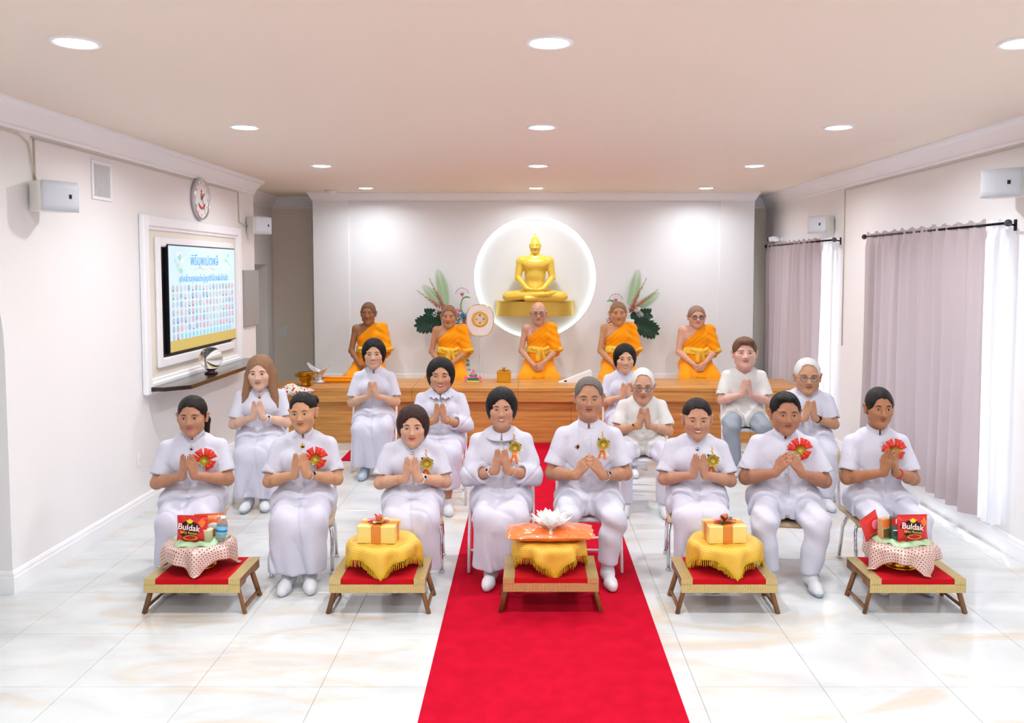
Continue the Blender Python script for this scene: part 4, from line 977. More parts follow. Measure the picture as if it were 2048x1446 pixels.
def robe(p, root, F, U, J, s, g, C, h):
    seat = p['seat']; sh, el, wr, _ = J; ph = sum(map(ord, p['id'])) % 7; nw = .055*h; shz = U(0, 0, .945)[2]
    S = Field(rng(-.36, .40, .0085), rng(-.56, .30, .0085), rng(-.03, shz+.1, .0085))
    S.ell(U(0, .002, .79), (.170*g, .122*g, .20*s), .05); S.ell(U(0, -.02, .60), (.168*g, .136*g, .17*s), .05)
    for q in (-1, 1): S.ell(U(q*.07, -.078, .83), (.08, .05, .065), .05)
    S.cone(U(-.03, .015, .955), (sh[0]-.005, sh[1], sh[2]-.006), .058, .066*g**.5, .04)
    S.warp(lambda X, Y, Z: .0038*np.sin((Z-.9*X)*105+ph+2*np.sin(X*8)))
    zc = U(0, 0, .925)[2]
    S.keep(lambda X, Y, Z: np.where(X < .085, Z-(zc+.98*(X+.0)+.012), -.05)+0*Y)
    e_ = sh+(el-sh)*.92; ax = nrm(el-sh)
    S.cone(sh, e_, .072, .088, .035); S.cone(sh+V3(.0, .03, -.02), el+V3(-.02, .06, -.03), .05, .07, .04)
    S.ell(e_+ax*.10+V3(-.01, -.02, 0), (.075,)*3, .01, None, 'sub')
    # lap and folded legs
    S.ell((0, .04, seat+.02), (.20*g, .20, .15), .05)
    for q in (-1, 1):
        S.cone((q*.09, -.02, seat+.03), (q*(.135+.05*g), -.36, .095), .118*g**.5, .095, .05); S.cone((q*(.135+.05*g), -.35, .085), (q*.10, .20, .06), .09, .08, .05)
    S.ell((0, -.16, .12), (.16, .2, .10), .05)
    S.warp(lambda X, Y, Z: .005*np.sin(Z*30+np.abs(X)*44-Y*26+ph)*np.clip((seat+.16-Z)/.1, 0, 1)+.004*np.sin(X*38+Z*70+ph)*(X > .1)*(Z > seat+.1))
    S.keep(lambda X, Y, Z: -Z+0*X)
    V, Q = S.nets(2, .5); link_mesh('robe', raw_mesh('robe', V, Q, [m_robe]), root)
    # sash with knot
    zs = U(0, 0, .665)[2]; mb = MB(); pts = []
    def rim(a, z):
        d = V3(math.cos(a), math.sin(a), 0); r = np.linspace(.05, .32, 110); vv = S.at(np.stack([d[0]*r, d[1]*r-.01, np.full(110, z)], 1)); i = np.argmax(vv > 0); return V3(d[0]*r[i], d[1]*r[i]-.01, z)
    n = 40; rows = []
    for dz, lift in ((-.045, .0), (-.040, .011), (-.012, .014), (.014, .015), (.040, .011), (.046, .0)):
        for k in range(n):
            a = math.pi*1.02+math.pi*.96*k/(n-1); q = rim(a, zs+dz+.012*math.sin(a*2)); rows.append(q+V3(math.cos(a), math.sin(a), 0)*(lift+.003*math.sin(k*.9+dz*200)))
    mb.add(rows, [(r*n+k, r*n+k+1, (r+1)*n+k+1, (r+1)*n+k) for r in range(5) for k in range(n-1)])
    mb.build('sash', m_sash, root)
    kx = p.get('knot', .02); yk = S.front(kx, zs) or -.14
    K = Field(rng(kx-.13, kx+.13, .006), rng(yk-.07, yk+.04, .006), rng(zs-.16, zs+.09, .006))
    K.ell((kx, yk-.018, zs+.01), (.060, .030, .036), .02); K.cone((kx-.04, yk-.014, zs+.015), (kx-.10, yk-.0, zs+.03), .016, .022, .015); K.cone((kx+.04, yk-.012, zs+.01), (kx+.10, yk+.004, zs+.035), .016, .024, .015)
    K.cone((kx-.015, yk-.014, zs-.02), (kx-.03, yk-.012, zs-.12), .03, .036, .02); K.cone((kx+.03, yk-.012, zs-.02), (kx+.055, yk-.008, zs-.11), .02, .028, .015)
    K.warp(lambda X, Y, Z: .003*np.sin(X*120+Z*40)); V, Q = K.nets(1); link_mesh('sash_knot', raw_mesh('sash_knot', V, Q, [m_sash]), root)
    return root
m_cgold = M('corsage_gold', (214, 188, 66), .35, .35); m_cpale = M('corsage_pale_gold', (226, 208, 122), .4, .25); m_cred = M('ribbon_red', (222, 44, 30), .35); m_cor = M('ribbon_orange', (244, 120, 40), .35); m_cgreen = M('leaf_olive', (74, 86, 40), .5); m_cw = M('ribbon_cream', (240, 226, 196), .45)
def petal(mb, c, d, up, L, W, mi, cup=.25):
    """one pointed petal from c along d, its face towards up"""
    d = Vector(d).normalized(); up = Vector(up).normalized(); sd = d.cross(up).normalized(); up = sd.cross(d); vs = []
    for i in range(5):
        t = i/4; w_ = W*math.sin(math.pi*min(1, .12+t*.88))**.8*(1 if t < .99 else 0)
        for j in (-1, 0, 1): vs.append(Vector(c)+d*(L*t)+sd*(j*w_)+up*(cup*L*t*t+(.18*W if j else 0)))
    mb.add(vs, [(3*i+j, 3*i+j+1, 3*i+j+4, 3*i+j+3) for i in range(4) for j in (0, 1)], mi)
def corsage(kind, root, onshirt, U, pos):
    x, zr = pos; z = U(0, 0, zr)[2]; c = onshirt(x, z, .012); front = Vector((0, -1, 0)); r = random.Random(int(x*1000)+int(zr*997)+len(root.name)); o = MB()
    for ring, (n, L, W, cup) in enumerate(((9, .050, .018, .22), (7, .036, .015, .55), (5, .020, .011, 1.0))):
        for k in range(n):
            a = 2*math.pi*(k+.5*ring)/n+r.uniform(-.1, .1); petal(o, c+V3(0, -.003*ring, 0), (math.cos(a), -.15, math.sin(a)), front, L, W, ring % 2, cup)
    fo = o.build('corsage', [m_cpale, m_cgold], root); rb = MB()
    if kind == 'red':
        for k, a in enumerate((.55, 1.25, 2.1, 2.9, -.5, -1.1)):
            d = Vector((math.cos(a), -.12, math.sin(a))); L = .068 if k < 4 else .058; sd = d.cross(front).normalized()
            b = Vector(c)+d*.012; vs = []
            for t in range(6):
                q = t/5; hw = .008+.019*q; vs += [b+d*(L*q)+sd*hw+front*(.012*math.sin(math.pi*q)), b+d*(L*q)+front*(.004+.016*math.sin(math.pi*q)), b+d*(L*q)-sd*hw+front*(.012*math.sin(math.pi*q))]
            rb.add(vs, [(3*i+j, 3*i+j+1, 3*i+j+4, 3*i+j+3) for i in range(5) for j in (0, 1)], 0)
            rb.tube([b+d*(L*.1)+front*.006, b+d*(L*.5)+front*.021, b+d*(L*.95)+front*.007], .0016, 5, 1)
        rb.ball(c+V3(.005, -.006, .03), (.012, .005, .008), 8, 6, 2)
        mats = [m_cred, m_cgold, M('leaf_green', (60, 140, 50), .5)]
    else:
        for k, (dx, L, mi) in enumerate(((-.022, .085, 0), (-.004, .07, 1), (.010, .095, 0), (.026, .075, 1))):
            vs = []
            for t in range(6):
                q = t/5; zz = z-.015-L*q; xx = x+dx*(.5+.6*q)+.006*math.sin(q*5+k); p1 = onshirt(xx-.008, zz, .006+.004*math.sin(q*6)); p2 = onshirt(xx+.008, zz, .006+.005*math.sin(q*5+1)); vs += [p1, p2]
            rb.add(vs, [(2*i, 2*i+1, 2*i+3, 2*i+2) for i in range(5)], mi)
        for k in range(6):
            rb.ball(c+V3(-.012+.018*r.random(), .0, .045+.012*k*.7), .0045, 8, 6, 2)
        rb.tube([c, c+V3(-.006, 0, .05), c+V3(.0, 0, .085)], .0015, 5, 2)
        petal(rb, c+V3(-.01, 0, .012), (-.6, -.1, .6), front, .04, .011, 3, .1); petal(rb, c+V3(.012, 0, .008), (.8, -.1, .25), front, .036, .010, 3, .1); petal(rb, c+V3(-.012, .002, -.004), (-1, -.1, -.1), front, .034, .012, 0, .2)
        mats = [m_cor, m_cw, m_gold, m_cgreen]
    rb.build('ribbon', mats, fo)
# ---------------------------------------------------------------- chairs
m_bent = M('beige_seat', (196, 170, 136), .4); m_seatw = M('chair_white', (240, 238, 242), .4)
def chrome_chair(x, y, rz, label, seat=.45):
    r = empty('chair', (x, y, 0), rz, label, 'chair', 'chairs with chromed legs in the front row')
    mb = MB(); mb.grid(lambda u, v: (-.205+.41*u, -.20+.40*v, seat-.022-.012*math.sin(math.pi*u)*math.sin(math.pi*v)-.02*max(0, (.15-v)/.15)**2), 10, 10); solidify(mb.build('seat', m_bent, r), .014)
    mb = MB(); mb.grid(lambda u, v: (-.20+.40*u, .235-.03*math.cos((u-.5)*2.4)+.05*v, seat+.20+.16*v), 10, 5); solidify(mb.build('backrest', m_bent, r), .012)
    for sx in (-1, 1):
        for (yt, yb, xb) in ((-.10, -.175, .195), (.06, .17, .20)):
            leg = MB().tube([(sx*.10, yt, seat-.045), (sx*.15, yt+(yb-yt)*.1, seat-.046), (sx*.180, yt+(yb-yt)*.25, seat-.065), (sx*.190, yt+(yb-yt)*.4, seat-.11), (sx*.194, yt+(yb-yt)*.6, .24), (sx*xb, yb, .02)], .0125, 10).build('leg', m_chrome, r)
            MB().lathe([(.012, 0), (.019, .003), (.019, .013), (.012, .02)], 12, (sx*xb, yb, 0)).build('glide', m_chrome, leg)
        MB().tube([(sx*.17, .06, seat-.05), (sx*.19, .20, seat-.04), (sx*.19, .24, seat+.04), (sx*.185, .27, seat+.36)], .0115, 10).build('back_post', m_chrome, r)
    return r
def white_chair(x, y, rz, label, seat=.45):
    r = empty('folding_chair', (x, y, 0), rz, label, 'chair', 'white folding chairs')
    MB().box((-.20, -.22, seat-.045), (.20, .18, seat-.012), 0, .012).build('seat', m_seatw, r)
    for sx in (-1, 1):
        MB().tube([(sx*.218, -.24, 0), (sx*.218, -.14, .20), (sx*.218, -.02, seat-.02), (sx*.217, .14, .66), (sx*.212, .20, .80)], .015, 8, flat=(.75, 1.15)).build('front_leg', m_seatw, r)
        MB().tube([(sx*.19, .26, 0), (sx*.19, .06, .24), (sx*.19, -.14, seat-.04)], .013, 8, flat=(.75, 1.1)).build('rear_leg', m_seatw, r)
    MB().tube([(-.19, .22, .09), (.19, .22, .09)], .009, 8).build('stretcher', m_seatw, r); MB().tube([(-.21, -.17, .13), (.21, -.17, .13)], .009, 8).build('stretcher', m_seatw, r)
    mb = MB(); mb.grid(lambda u, v: (-.21+.42*u, .155+.05*v+.02*math.sin(math.pi*u), .66+.145*v), 10, 4); solidify(mb.build('backrest', m_seatw, r), .018)
    return r
# ---------------------------------------------------------------- who sits where
SK = dict
PEOPLE = [
 # front row
 dict(id='f1', px=383, top=792, hp=80, Y=5.80, skin=(190, 138, 108), hair='pony', hairc='dark', corsage='red', brooch='silver', g=1.08, hyaw=-.06, lip=(206, 96, 116), smile=.15, chair='c', fw=1.03,
      label='woman with a dark ponytail and red corsage, behind noodles and water bottle'),
 dict(id='f2', px=605, top=785, hp=78, Y=5.80, skin=(208, 156, 120), hair='bun', hairc='black', corsage='red', brooch='gold', hyaw=-.14, hroll=-.05, smile=.55, chair='c', tucks=True, wrist=[(1, 'watch:silver', .86)],
      label='woman with black hair in a side bun and red corsage, silver watch, palms joined'),
 dict(id='f3', px=825, top=809, hp=82, Y=5.84, skin=(216, 168, 140), hair='bob', hairc='brown', corsage='gold', brooch='plain', g=.95, lip=(208, 72, 84), smile=.2, chair='c', tucks=True, wrist=[(1, 'watch:white', .84), (-1, 'thread:gold', .8)], cpos=(.098, .835),
      label='woman with a brown bob and gold corsage with orange ribbon, behind a gift box'),
 dict(id='f4', px=1003, top=774, hp=79, Y=5.86, skin=(202, 150, 122), hair='bob', hairc='black', corsage='gold', brooch='plain', sleeve='long', collar='round', smile=.9, chair='w', wrap=False, wrist=[(-1, 'watch:white', .82), (1, 'bangle:silver', .82)], eye=.75, earring=True, cpos=(.092, .87), wid=1,
      label='smiling woman with short black hair and round white collar on the red carpet'),
 dict(id='f5', px=1178, top=755, hp=80, Y=5.86, skin=(188, 138, 110), hair='old', hairc='grey', male=True, g=1.14, arm=1.12, corsage='gold', badge=True, pose='low', bottom='trouser', knee=.155, foot=.115, smile=.0, chair='w', fw=1.05, jaw=1.12, neck=.057, eye=.6, wrist=[(1, 'watch:silver', .87), (-1, 'bangle:gold', .88)], cpos=(.098, .86), hemz=.12, botm='cloth',
      label='stout grey haired man with gold corsage and diamond badge seated on the red carpet'),
 dict(id='f6', px=1395, top=797, hp=81, Y=5.87, skin=(196, 146, 120), hair='tied', hairc='dark', corsage='gold', brooch='silver', g=1.02, fw=1.05, smile=1., eye=.65, chair='c', tucks=True, cpos=(.098, .835),
      label='smiling woman with hair tied back and gold corsage, behind a wrapped gift box'),
 dict(id='f7', px=1572, top=783, hp=83, Y=5.80, skin=(178, 124, 98), hair='short', hairc='black', male=True, g=1.28, arm=1.14, corsage='red', bottom='trouser', pose='low', hz=.06, knee=.165, foot=.13, fw=1.04, jaw=1.12, neck=.057, smile=.1, hyaw=.10, chair='c', sole=True, cpos=(.09, .885), botm='cloth', eye=.8,
      label='broad man with short black hair and red corsage, fingers steepled, in white trousers'),
 dict(id='f8', px=1758, top=774, hp=81, Y=5.80, skin=(174, 120, 86), hair='buzz', hairc='black', male=True, g=.98, corsage='red', bottom='trouser', knee=.13, foot=.12, smile=.6, jaw=.95, fw=.96, chair='c', wrist=[(1, 'band:red', .84)], yaw=-.05, cpos=(.080, .86), botm='cloth', brow=1.3, hyaw=-.05,
      label='young man with cropped black hair, red corsage and red wristband'),
 # behind them
 dict(id='s1', px=519, top=709, hp=70, Y=7.60, skin=(222, 180, 158), hair='long', hairc='long', brooch='gold', g=1.08, smile=.2, chair='w', sole=True, browc='brown', wrist=[(1, 'watch:white', .84), (1, 'bangle:white', .74)], hyaw=-.08,
      label='woman with long light brown hair sitting beside the left wall'),
 dict(id='s2', px=747, top=676, hp=60, Y=8.70, skin=(216, 170, 140), hair='bob', hairc='black', smile=.9, chair='w', sole=True, buttons=5, sockm='g', hyaw=.0, knee=.12, foot=.07,
      label='smiling woman with a black bob sitting right before the wooden stage, grey socks'),
 dict(id='s3', px=881, top=714, hp=69, Y=7.50, skin=(200, 148, 118), hair='bob', hairc='black', smile=1., eye=.65, sleeve='long', collar='ruffle', chair='w', g=1.05, necklace=True, lowsock=True, hemz=.20, wrist=[(-1, 'bangle:gold', .84), (-1, 'bangle:gold', .76), (1, 'bangle:gold', .84)], fw=1.03, lip=(190, 70, 70),
      label='laughing woman with a black bob, ruffled collar and gold bracelets'),
 dict(id='s4', px=1250, top=687, hp=58, Y=8.80, skin=(216, 168, 138), hair='bob', hairc='black', smile=.7, chair='w', g=.92, wrist=[(1, 'watch:silver', .86)], hyaw=.04,
      label='slim woman with a black bob half hidden behind the white haired man'),
 dict(id='s5', px=1286, top=737, hp=71, Y=7.42, skin=(200, 152, 124), hair='old', hairc='white', male=True, bottom='trouser', knee=.19, foot=.16, glasses='metal', smile=.0, browc='grey', chair='w', g=.95, collar='shirt', wrist=[(-1, 'watch:gold', .86), (1, 'thread:cream', .62)], botm='cloth', topm='offw', fw=.96, eye=.7,
      label='elderly white haired man with spectacles sitting behind the stout grey haired man'),
 dict(id='s6', px=1490, top=674, hp=63, Y=8.80, skin=(226, 178, 162), hair='side', hairc='auburn', male=True, g=1.16, arm=1.05, bottom='trouser', knee=.16, foot=.12, collar='vneck', open=True, smile=.3, browc='auburn', chair='w', topm='offw', botm='grey', placket=False, fw=1.08, jaw=1.18, neck=.058, hpit=-.06, eye=.7,
      label='pale man with reddish brown hair, white tunic and grey trousers'),
 dict(id='s7', px=1616, top=717, hp=72, Y=7.65, skin=(198, 148, 116), hair='old', hairc='white', male=True, g=1.18, bottom='trouser', knee=.15, foot=.13, glasses='metal', smile=.0, browc='grey', chair='w', wrist=[(1, 'watch:black', .84)], jaw=1.08, botm='cloth', fw=1.03, eye=.7,
      label='elderly grey white haired man with spectacles and black watch near the far curtain'),
 # monks on the stage
 dict(id='m1', px=737, top=604, hp=45, Y=11.15, skin=(164, 114, 80), hair='buzz', hairc='stubble', monk=True, g=.95, fw=.96, knot=.0, label='tanned slim monk in saffron robe kneeling at the end of the stage near the alcove'),
 dict(id='m2', px=898, top=610, hp=46, Y=11.15, skin=(196, 144, 108), hair='buzz', hairc='stubble', monk=True, g=.95, label='monk in saffron robe kneeling before the flowers, beside the round fan'),
 dict(id='m3', px=1077, top=603, hp=47, Y=11.15, skin=(208, 160, 138), hair='bald', hairc='stubble', monk=True, g=.92, glasses='metal', fw=.98, label='bald elderly monk with spectacles in saffron robe below the golden statue'),
 dict(id='m4', px=1236, top=603, hp=47, Y=11.15, skin=(202, 150, 112), hair='buzz', hairc='stubble', monk=True, g=1.03, jaw=1.15, fw=1.05, label='sturdy monk in saffron robe with puffed sleeve kneeling before the second flower arrangement'),
 dict(id='m5', px=1393, top=611, hp=45, Y=11.15, skin=(222, 172, 150), hair='buzz', hairc='lstub', monk=True, g=1.1, glasses='black', jaw=1.2, fw=1.12, label='fair plump monk with black round spectacles in saffron robe'),
]
_mt = {'cloth': m_cloth, 'offw': m_offw, 'grey': m_greytr, 'g': m_sockg}
for p in PEOPLE:
    for k in ('botm', 'topm', 'sockm'):
        if isinstance(p.get(k), str): p[k] = _mt[p[k]]
    if not p.get('monk'): p.setdefault('seat', .375 if p['id'][0] == 'f' else .43)
    if p.get('monk'):
        HAIRC['st_'+p['id']] = tuple(int(v*.70+4) for v in p['skin']); p['hairc'] = 'st_'+p['id']
        p.update(seat=.22, pose='lap', base=PFZ, male=True, smile=p.get('smile', 0.), arm=.95*p['g']**.7, eye=.7, neck=.056, browc='dark', yaw=0.)
    if p['id'] in ('f4', 'f5'): p['base'] = .007
    r = person(p)
    if p.get('chair'):
        yw = r.rotation_euler.z; off = Matrix.Rotation(yw, 3, 'Z') @ Vector((0, -.06 if p['chair'] == 'c' else -.02, 0))
        who = p['label'].split(',')[0]
        ch = (chrome_chair if p['chair'] == 'c' else white_chair)(r.location.x+off.x, r.location.y+off.y, yw, ('chrome legged beige chair under the ' if p['chair'] == 'c' else 'white folding chair under the ')+' '.join(who.split()[:9]), p['seat'])
        ch.location.z = p.get('base', 0.)
# ================================================================ golden statue on its ledge
def statue():
    r = empty('buddha_statue', (BCX, 11.56, 1.60), 0, 'golden seated Buddha statue in the round lit recess', 'statue')
    F = Field(rng(-.50, .50, .0075), rng(-.36, .22, .0075), rng2([(-.02, .6, .0075), (.6, .93, .0048)]))
    F.ell((0, 0, .50), (.185, .105, .115), .05); F.ell((0, -.005, .36), (.142, .098, .16), .06); F.ell((0, 0, .17), (.15, .11, .12), .05)
    F.cone((0, .0, .585), (0, -.005, .68), .060, .050, .03)
    for s in (-1, 1):
        F.cone((s*.05, .0, .575), (s*.178, .0, .545), .045, .062, .05); F.cone((s*.200, .0, .525), (s*.232, -.02, .315), .058, .045, .03); F.cone((s*.232, -.02, .315), (s*.105, -.17, .17), .044, .030, .015)
        F.cone((s*.105, -.17, .17), (-s*.015, -.20, .152), .028, .014, .012); F.cone((s*.05, -.19, .158), (s*.005, -.205, .178), .013, .009, .008)
        F.cone((s*.10, .0, .085), (s*.375, -.10, .066), .085, .066, .05); F.ell((s*.075, -.085, .50), (.085, .03, .06), .04)
    F.cone((.375, -.11, .06), (-.12, -.22, .040), .060, .036, .008); F.cone((-.375, -.11, .062), (.16, -.235, .098), .060, .034, .006); F.cone((.16, -.235, .098), (.27, -.205, .122), .034, .012, .01)
    F.ell((0, -.08, .06), (.22, .14, .06), .03)
    C = V3(0, -.02, .745); R = rotm(0, .08); head_solid(F, C, R, .88)
    F.ell((0, .0, .835), (.046, .05, .035), .03); F.cone((0, 0, .86), (0, 0, .885), .018, .008, .02); F.ell((0, 0, .902), (.010, .010, .013), .006)
    for s in (-1, 1): F.cone((s*.067, -.012, .745), (s*.062, -.012, .675), .010, .008, .004)
    F.keep(lambda X, Y, Z: -Z+0*X)
    V, Q = F.nets(1, .5); link_mesh('figure', raw_mesh('figure', V, Q, [m_goldp]), r)
    mb = MB(); face_patches(F, C, R, .88, dict(eye=.12, smile=.3), mb, 1.)
    b = MB(); vs = [v for v in mb.v]; b.add(vs, mb.f); b.build('face_relief', m_goldp, r)
    l = empty('statue_ledge', (BCX, YF+.1, 1.40), 0, 'golden curved ledge carrying the Buddha statue', 'ledge')
    pts = [(.545*math.cos(a), -.40*math.sin(a)) for a in [math.pi*k/40 for k in range(41)]][::-1]
    MB().prism(pts, 0, .185, smooth=False).build('body', M('ledge_gold', (222, 188, 84), .36, .35), l); MB().prism([(x*1.01, y*1.01) for x, y in pts], .185, .20).build('top_plate', MATS['ledge_gold'], l)
statue()
# ================================================================ low tables with offerings
def uvmat(name, kind):
    m = bpy.data.materials.new(name); m.use_nodes = True; nt = m.node_tree; N = nt.nodes; L = nt.links; b = N['Principled BSDF']
    uv = N.new('ShaderNodeUVMap'); sp = N.new('ShaderNodeSeparateXYZ'); L.new(uv.outputs[0], sp.inputs[0])
    def math_(op, a, v=None, b_=None):
        n = N.new('ShaderNodeMath'); n.operation = op; L.new(a, n.inputs[0])
        if b_ is not None: L.new(b_, n.inputs[1])
        elif v is not None: n.inputs[1].default_value = v
        return n.outputs[0]
    sc = {'sequin': 29, 'dots': 52, 'bead': 1}[kind]
    x = math_('MULTIPLY', sp.outputs[0], sc); y = math_('MULTIPLY', sp.outputs[1], sc)
    fx = math_('SUBTRACT', math_('FRACT', x), .5); fy = math_('SUBTRACT', math_('FRACT', y), .5)
    d = math_('SQRT', math_('ADD', math_('MULTIPLY', fx, None, fx), None, math_('MULTIPLY', fy, None, fy)))
    r = N.new('ShaderNodeValToRGB'); L.new(d, r.inputs[0]); e = r.color_ramp; e.interpolation = 'CONSTANT'
    def stops(lst):
        e.elements[0].position = lst[0][0]; e.elements[0].color = lin(lst[0][1])
        e.elements[1].position = lst[1][0]; e.elements[1].color = lin(lst[1][1])
        for p_, c in lst[2:]: q = e.elements.new(p_); q.color = lin(c)
    if kind == 'sequin':
        stops([(0, (206, 150, 140)), (.14, (240, 205, 196)), (.30, (204, 150, 140)), (.38, (248, 222, 214)), (.50, (120, 84, 70))])
        b.inputs['Metallic'].default_value = .35; b.inputs['Roughness'].default_value = .3
    elif kind == 'dots':
        stops([(0, (244, 214, 104)), (.34, (222, 164, 36))]); b.inputs['Roughness'].default_value = .45; b.inputs['Metallic'].default_value = .1
    else:
        stops([(0, (250, 240, 196)), (.22, (230, 206, 130)), (.44, (150, 118, 60))]); b.inputs['Roughness'].default_value = .25; b.inputs['Metallic'].default_value = .5
    L.new(r.outputs[0], b.inputs['Base Color'])
    bp = N.new('ShaderNodeBump'); bp.inputs['Strength'].default_value = .5; bp.inputs['Distance'].default_value = .003; bp.invert = True; L.new(d, bp.inputs['Height']); L.new(bp.outputs[0], b.inputs['Normal'])
    return m
m_seq = uvmat('pink_sequin_lace', 'sequin'); m_dots = uvmat('yellow_brocade', 'dots'); m_bead = uvmat('gold_bead_trim', 'bead')
m_redc = M('red_felt', (190, 10, 26), .8, bump=(60, .1, .004), spec=.2); m_satin = M('green_satin', (176, 210, 166), .22, 0, bump=(14, .5, .02), spec=.6)
m_fringe = M('gold_fringe', (226, 186, 40), .4, .2)
m_paper = M('gold_paper', (240, 216, 124), .3, .25, bump=(40, .2, .004)); m_orib = M('orange_ribbon', (222, 138, 52), .35, .2, bump=(300, .4, .002))
def set_uv(me, fn):
    uv = me.uv_layers.new(name='UVMap'); co = [v.co.copy() for v in me.vertices]
    for l in me.loops: uv.data[l.index].uv = fn(co[l.vertex_index])
def strip(mb_fn, name, mat, parent, sc=150.):
    mb = MB(); mb_fn(mb); me = mb.mesh(name, mat)
    uv = me.uv_layers.new(name='UVMap')
    for p_ in me.polygons:
        n = p_.normal; ax = max(range(3), key=lambda i: abs(n[i])); a, b = [(1, 2), (0, 2), (0, 1)][ax]
        for li in p_.loop_indices: c = me.vertices[me.loops[li].vertex_index].co; uv.data[li].uv = (c[a]*sc, c[b]*sc)
    return link_mesh(name, me, parent)
TZ = .215
def folding_table(x, y, label):
    r = empty('folding_table', (x, y, 0), 0, label, 'table', 'low folding tables with red cloth')
    W, D = .275, .186
    MB().box((-W, -D, TZ-.016), (W, D, TZ), 0, .003).build('table_top', m_teak, r)
    for s in (-1, 1):
        pts = [(-D, TZ-.016), (-D, TZ-.058), (-.08, TZ-.058), (-.06, TZ-.040), (.06, TZ-.040), (.08, TZ-.058), (D, TZ-.058), (D, TZ-.016)]
        a, b = sorted((s*W, s*(W-.018))); MB().prism(pts[::-1], a, b, ax='x').build('side_rail', m_teak, r)
        for (yt, yb) in ((-.15, -.165), (.10, .115)):
            MB().tube([(s*(W-.028), yt, TZ-.03), (s*(W+.022), yb, .0)], .0135, 4, flat=(1, 1.15)).build('leg', m_teak, r)
        MB().tube([(s*(W+.014), -.162, .035), (s*(W+.014), .112, .035)], .010, 4).build('stretcher', m_teak, r)
    w2 = W-.06
    MB().box((-w2, -D-.006, TZ), (w2, D+.004, TZ+.004), 0, .001).box((-w2, -D-.009, TZ-.030), (w2, -D-.004, TZ+.003), 0, .001).build('red_cloth', m_redc, r)
    for s in (-1, 1):
        a, b = sorted((s*w2*.985, s*(W+.004))); strip(lambda mb: mb.box((a, -D-.010, TZ), (b, D+.004, TZ+.0055)), 'gold_side_trim', m_bead, r)
    strip(lambda mb: mb.box((-W-.006, -D-.0125, TZ-.078), (W+.006, -D-.0095, TZ-.028)).box((-W-.006, -D-.0125, TZ-.03), (-w2, -D-.0095, TZ+.0055)).box((w2, -D-.0125, TZ-.03), (W+.006, -D-.0095, TZ+.0055)), 'gold_front_trim', m_bead, r)
    return r
def tray(x, y, label, z0=TZ+.005, H=.165, R=.175, mat=None):
    r = empty('offering_tray', (x, y, z0), 0, label, 'tray', 'golden pedestal trays on the low tables')
    MB().lathe([(0, 0), (.088, 0), (.094, .006), (.090, .014), (.078, .02), (.082, .03), (.068, .042), (.062, .052), (.068, .06), (.06, .066), (.058, .078), (.075, .09)], 32, wav=(14, .012)).build('foot', m_gold, r)
    MB().lathe([(.075, .09), (.11, .10), (.15, .125), (R, H-.008), (R+.005, H-.004), (R-.003, H), (0, H-.001)], 40).build('bowl', m_gold, r)
    return r
def drape(name, mat, parent_loc, R, e, rot, label, group, top=0., pull=.95, bowl=0., N_=44, seed=1, uvs=1., zmin=-9.):
    """square cloth laid over a round tray; corners hang down"""
    rr = random.Random(seed); ph = rr.uniform(0, 6)
    def fn(u, v):
        a, b = (u*2-1)*e, (v*2-1)*e; x = a*math.cos(rot)-b*math.sin(rot); y = a*math.sin(rot)+b*math.cos(rot); q = math.hypot(x, y); th = math.atan2(y, x)
        if q <= R: return (x, y, top-bowl*(1-(q/R)**2)+.002*math.sin(th*9+ph))
        d = q-R; bend = R+min(d, .03)*.6+.010*math.sin(min(1, d/.05)*1.57)+(.014*math.sin(th*8+ph)+.008*math.sin(th*13+1))*min(1, d/.08)
        zz = top-max(0, d-.008)*pull
        if zz < zmin: bend += (zmin-zz)*.8; zz = zmin
        return (bend*math.cos(th), bend*math.sin(th), zz)
    mb = MB(); mb.grid(fn, N_, N_); me = mb.mesh(name, mat)
    uv = me.uv_layers.new(name='UVMap'); vi = np.zeros(len(me.loops), np.int32); me.loops.foreach_get('vertex_index', vi)
    uu = np.stack([(vi % (N_+1))/N_, (vi//(N_+1))/N_], 1).astype(np.float32)*uvs; uv.data.foreach_set('uv', uu.ravel())
    o = link_mesh(name, me, None, parent_loc); tag(o, label, 'cloth', group); solidify(o, .003, 1); return o, fn
def yellow_cover(x, y, z, label, seed):
    o, fn = drape('tray_cloth', m_dots, (x, y, z), .19, .268, math.pi/4+.1, label, 'yellow cloths over the trays', seed=seed)
    rr = random.Random(seed); fb = MB(); net = MB()
    for side in range(4):
        for k in range(46):
            t = (k+.5)/46; u, v = [(t, 0), (1, t), (1-t, 1), (0, 1-t)][side]; p0 = Vector(fn(u, v)); L_ = .034+rr.uniform(0, .012); out = Vector((p0.x, p0.y, 0)).normalized()*rr.uniform(.001, .008)
            z1 = max(p0.z-L_, -z+TZ+.012); fb.tube([p0+Vector((0, 0, .004)), p0+out+Vector((0, 0, (z1-p0.z)*.5)), Vector((p0.x, p0.y, z1))+out], [.0016, .0022, .0026], 4)
    for w_ in range(4):
        for side in range(4):
            fb.tube([Vector(fn(*[(t, .012*w_), (1-.012*w_, t), (1-t, 1-.012*w_), (.012*w_, 1-t)][side]))*1.012+Vector((0, 0, .0015*math.sin(q*2.3+w_))) for q, t in enumerate(np.linspace(0, 1, 46))], .0024, 4, cap=False)
    tag(fb.build('fringe', m_fringe, o), kind='stuff'); return o
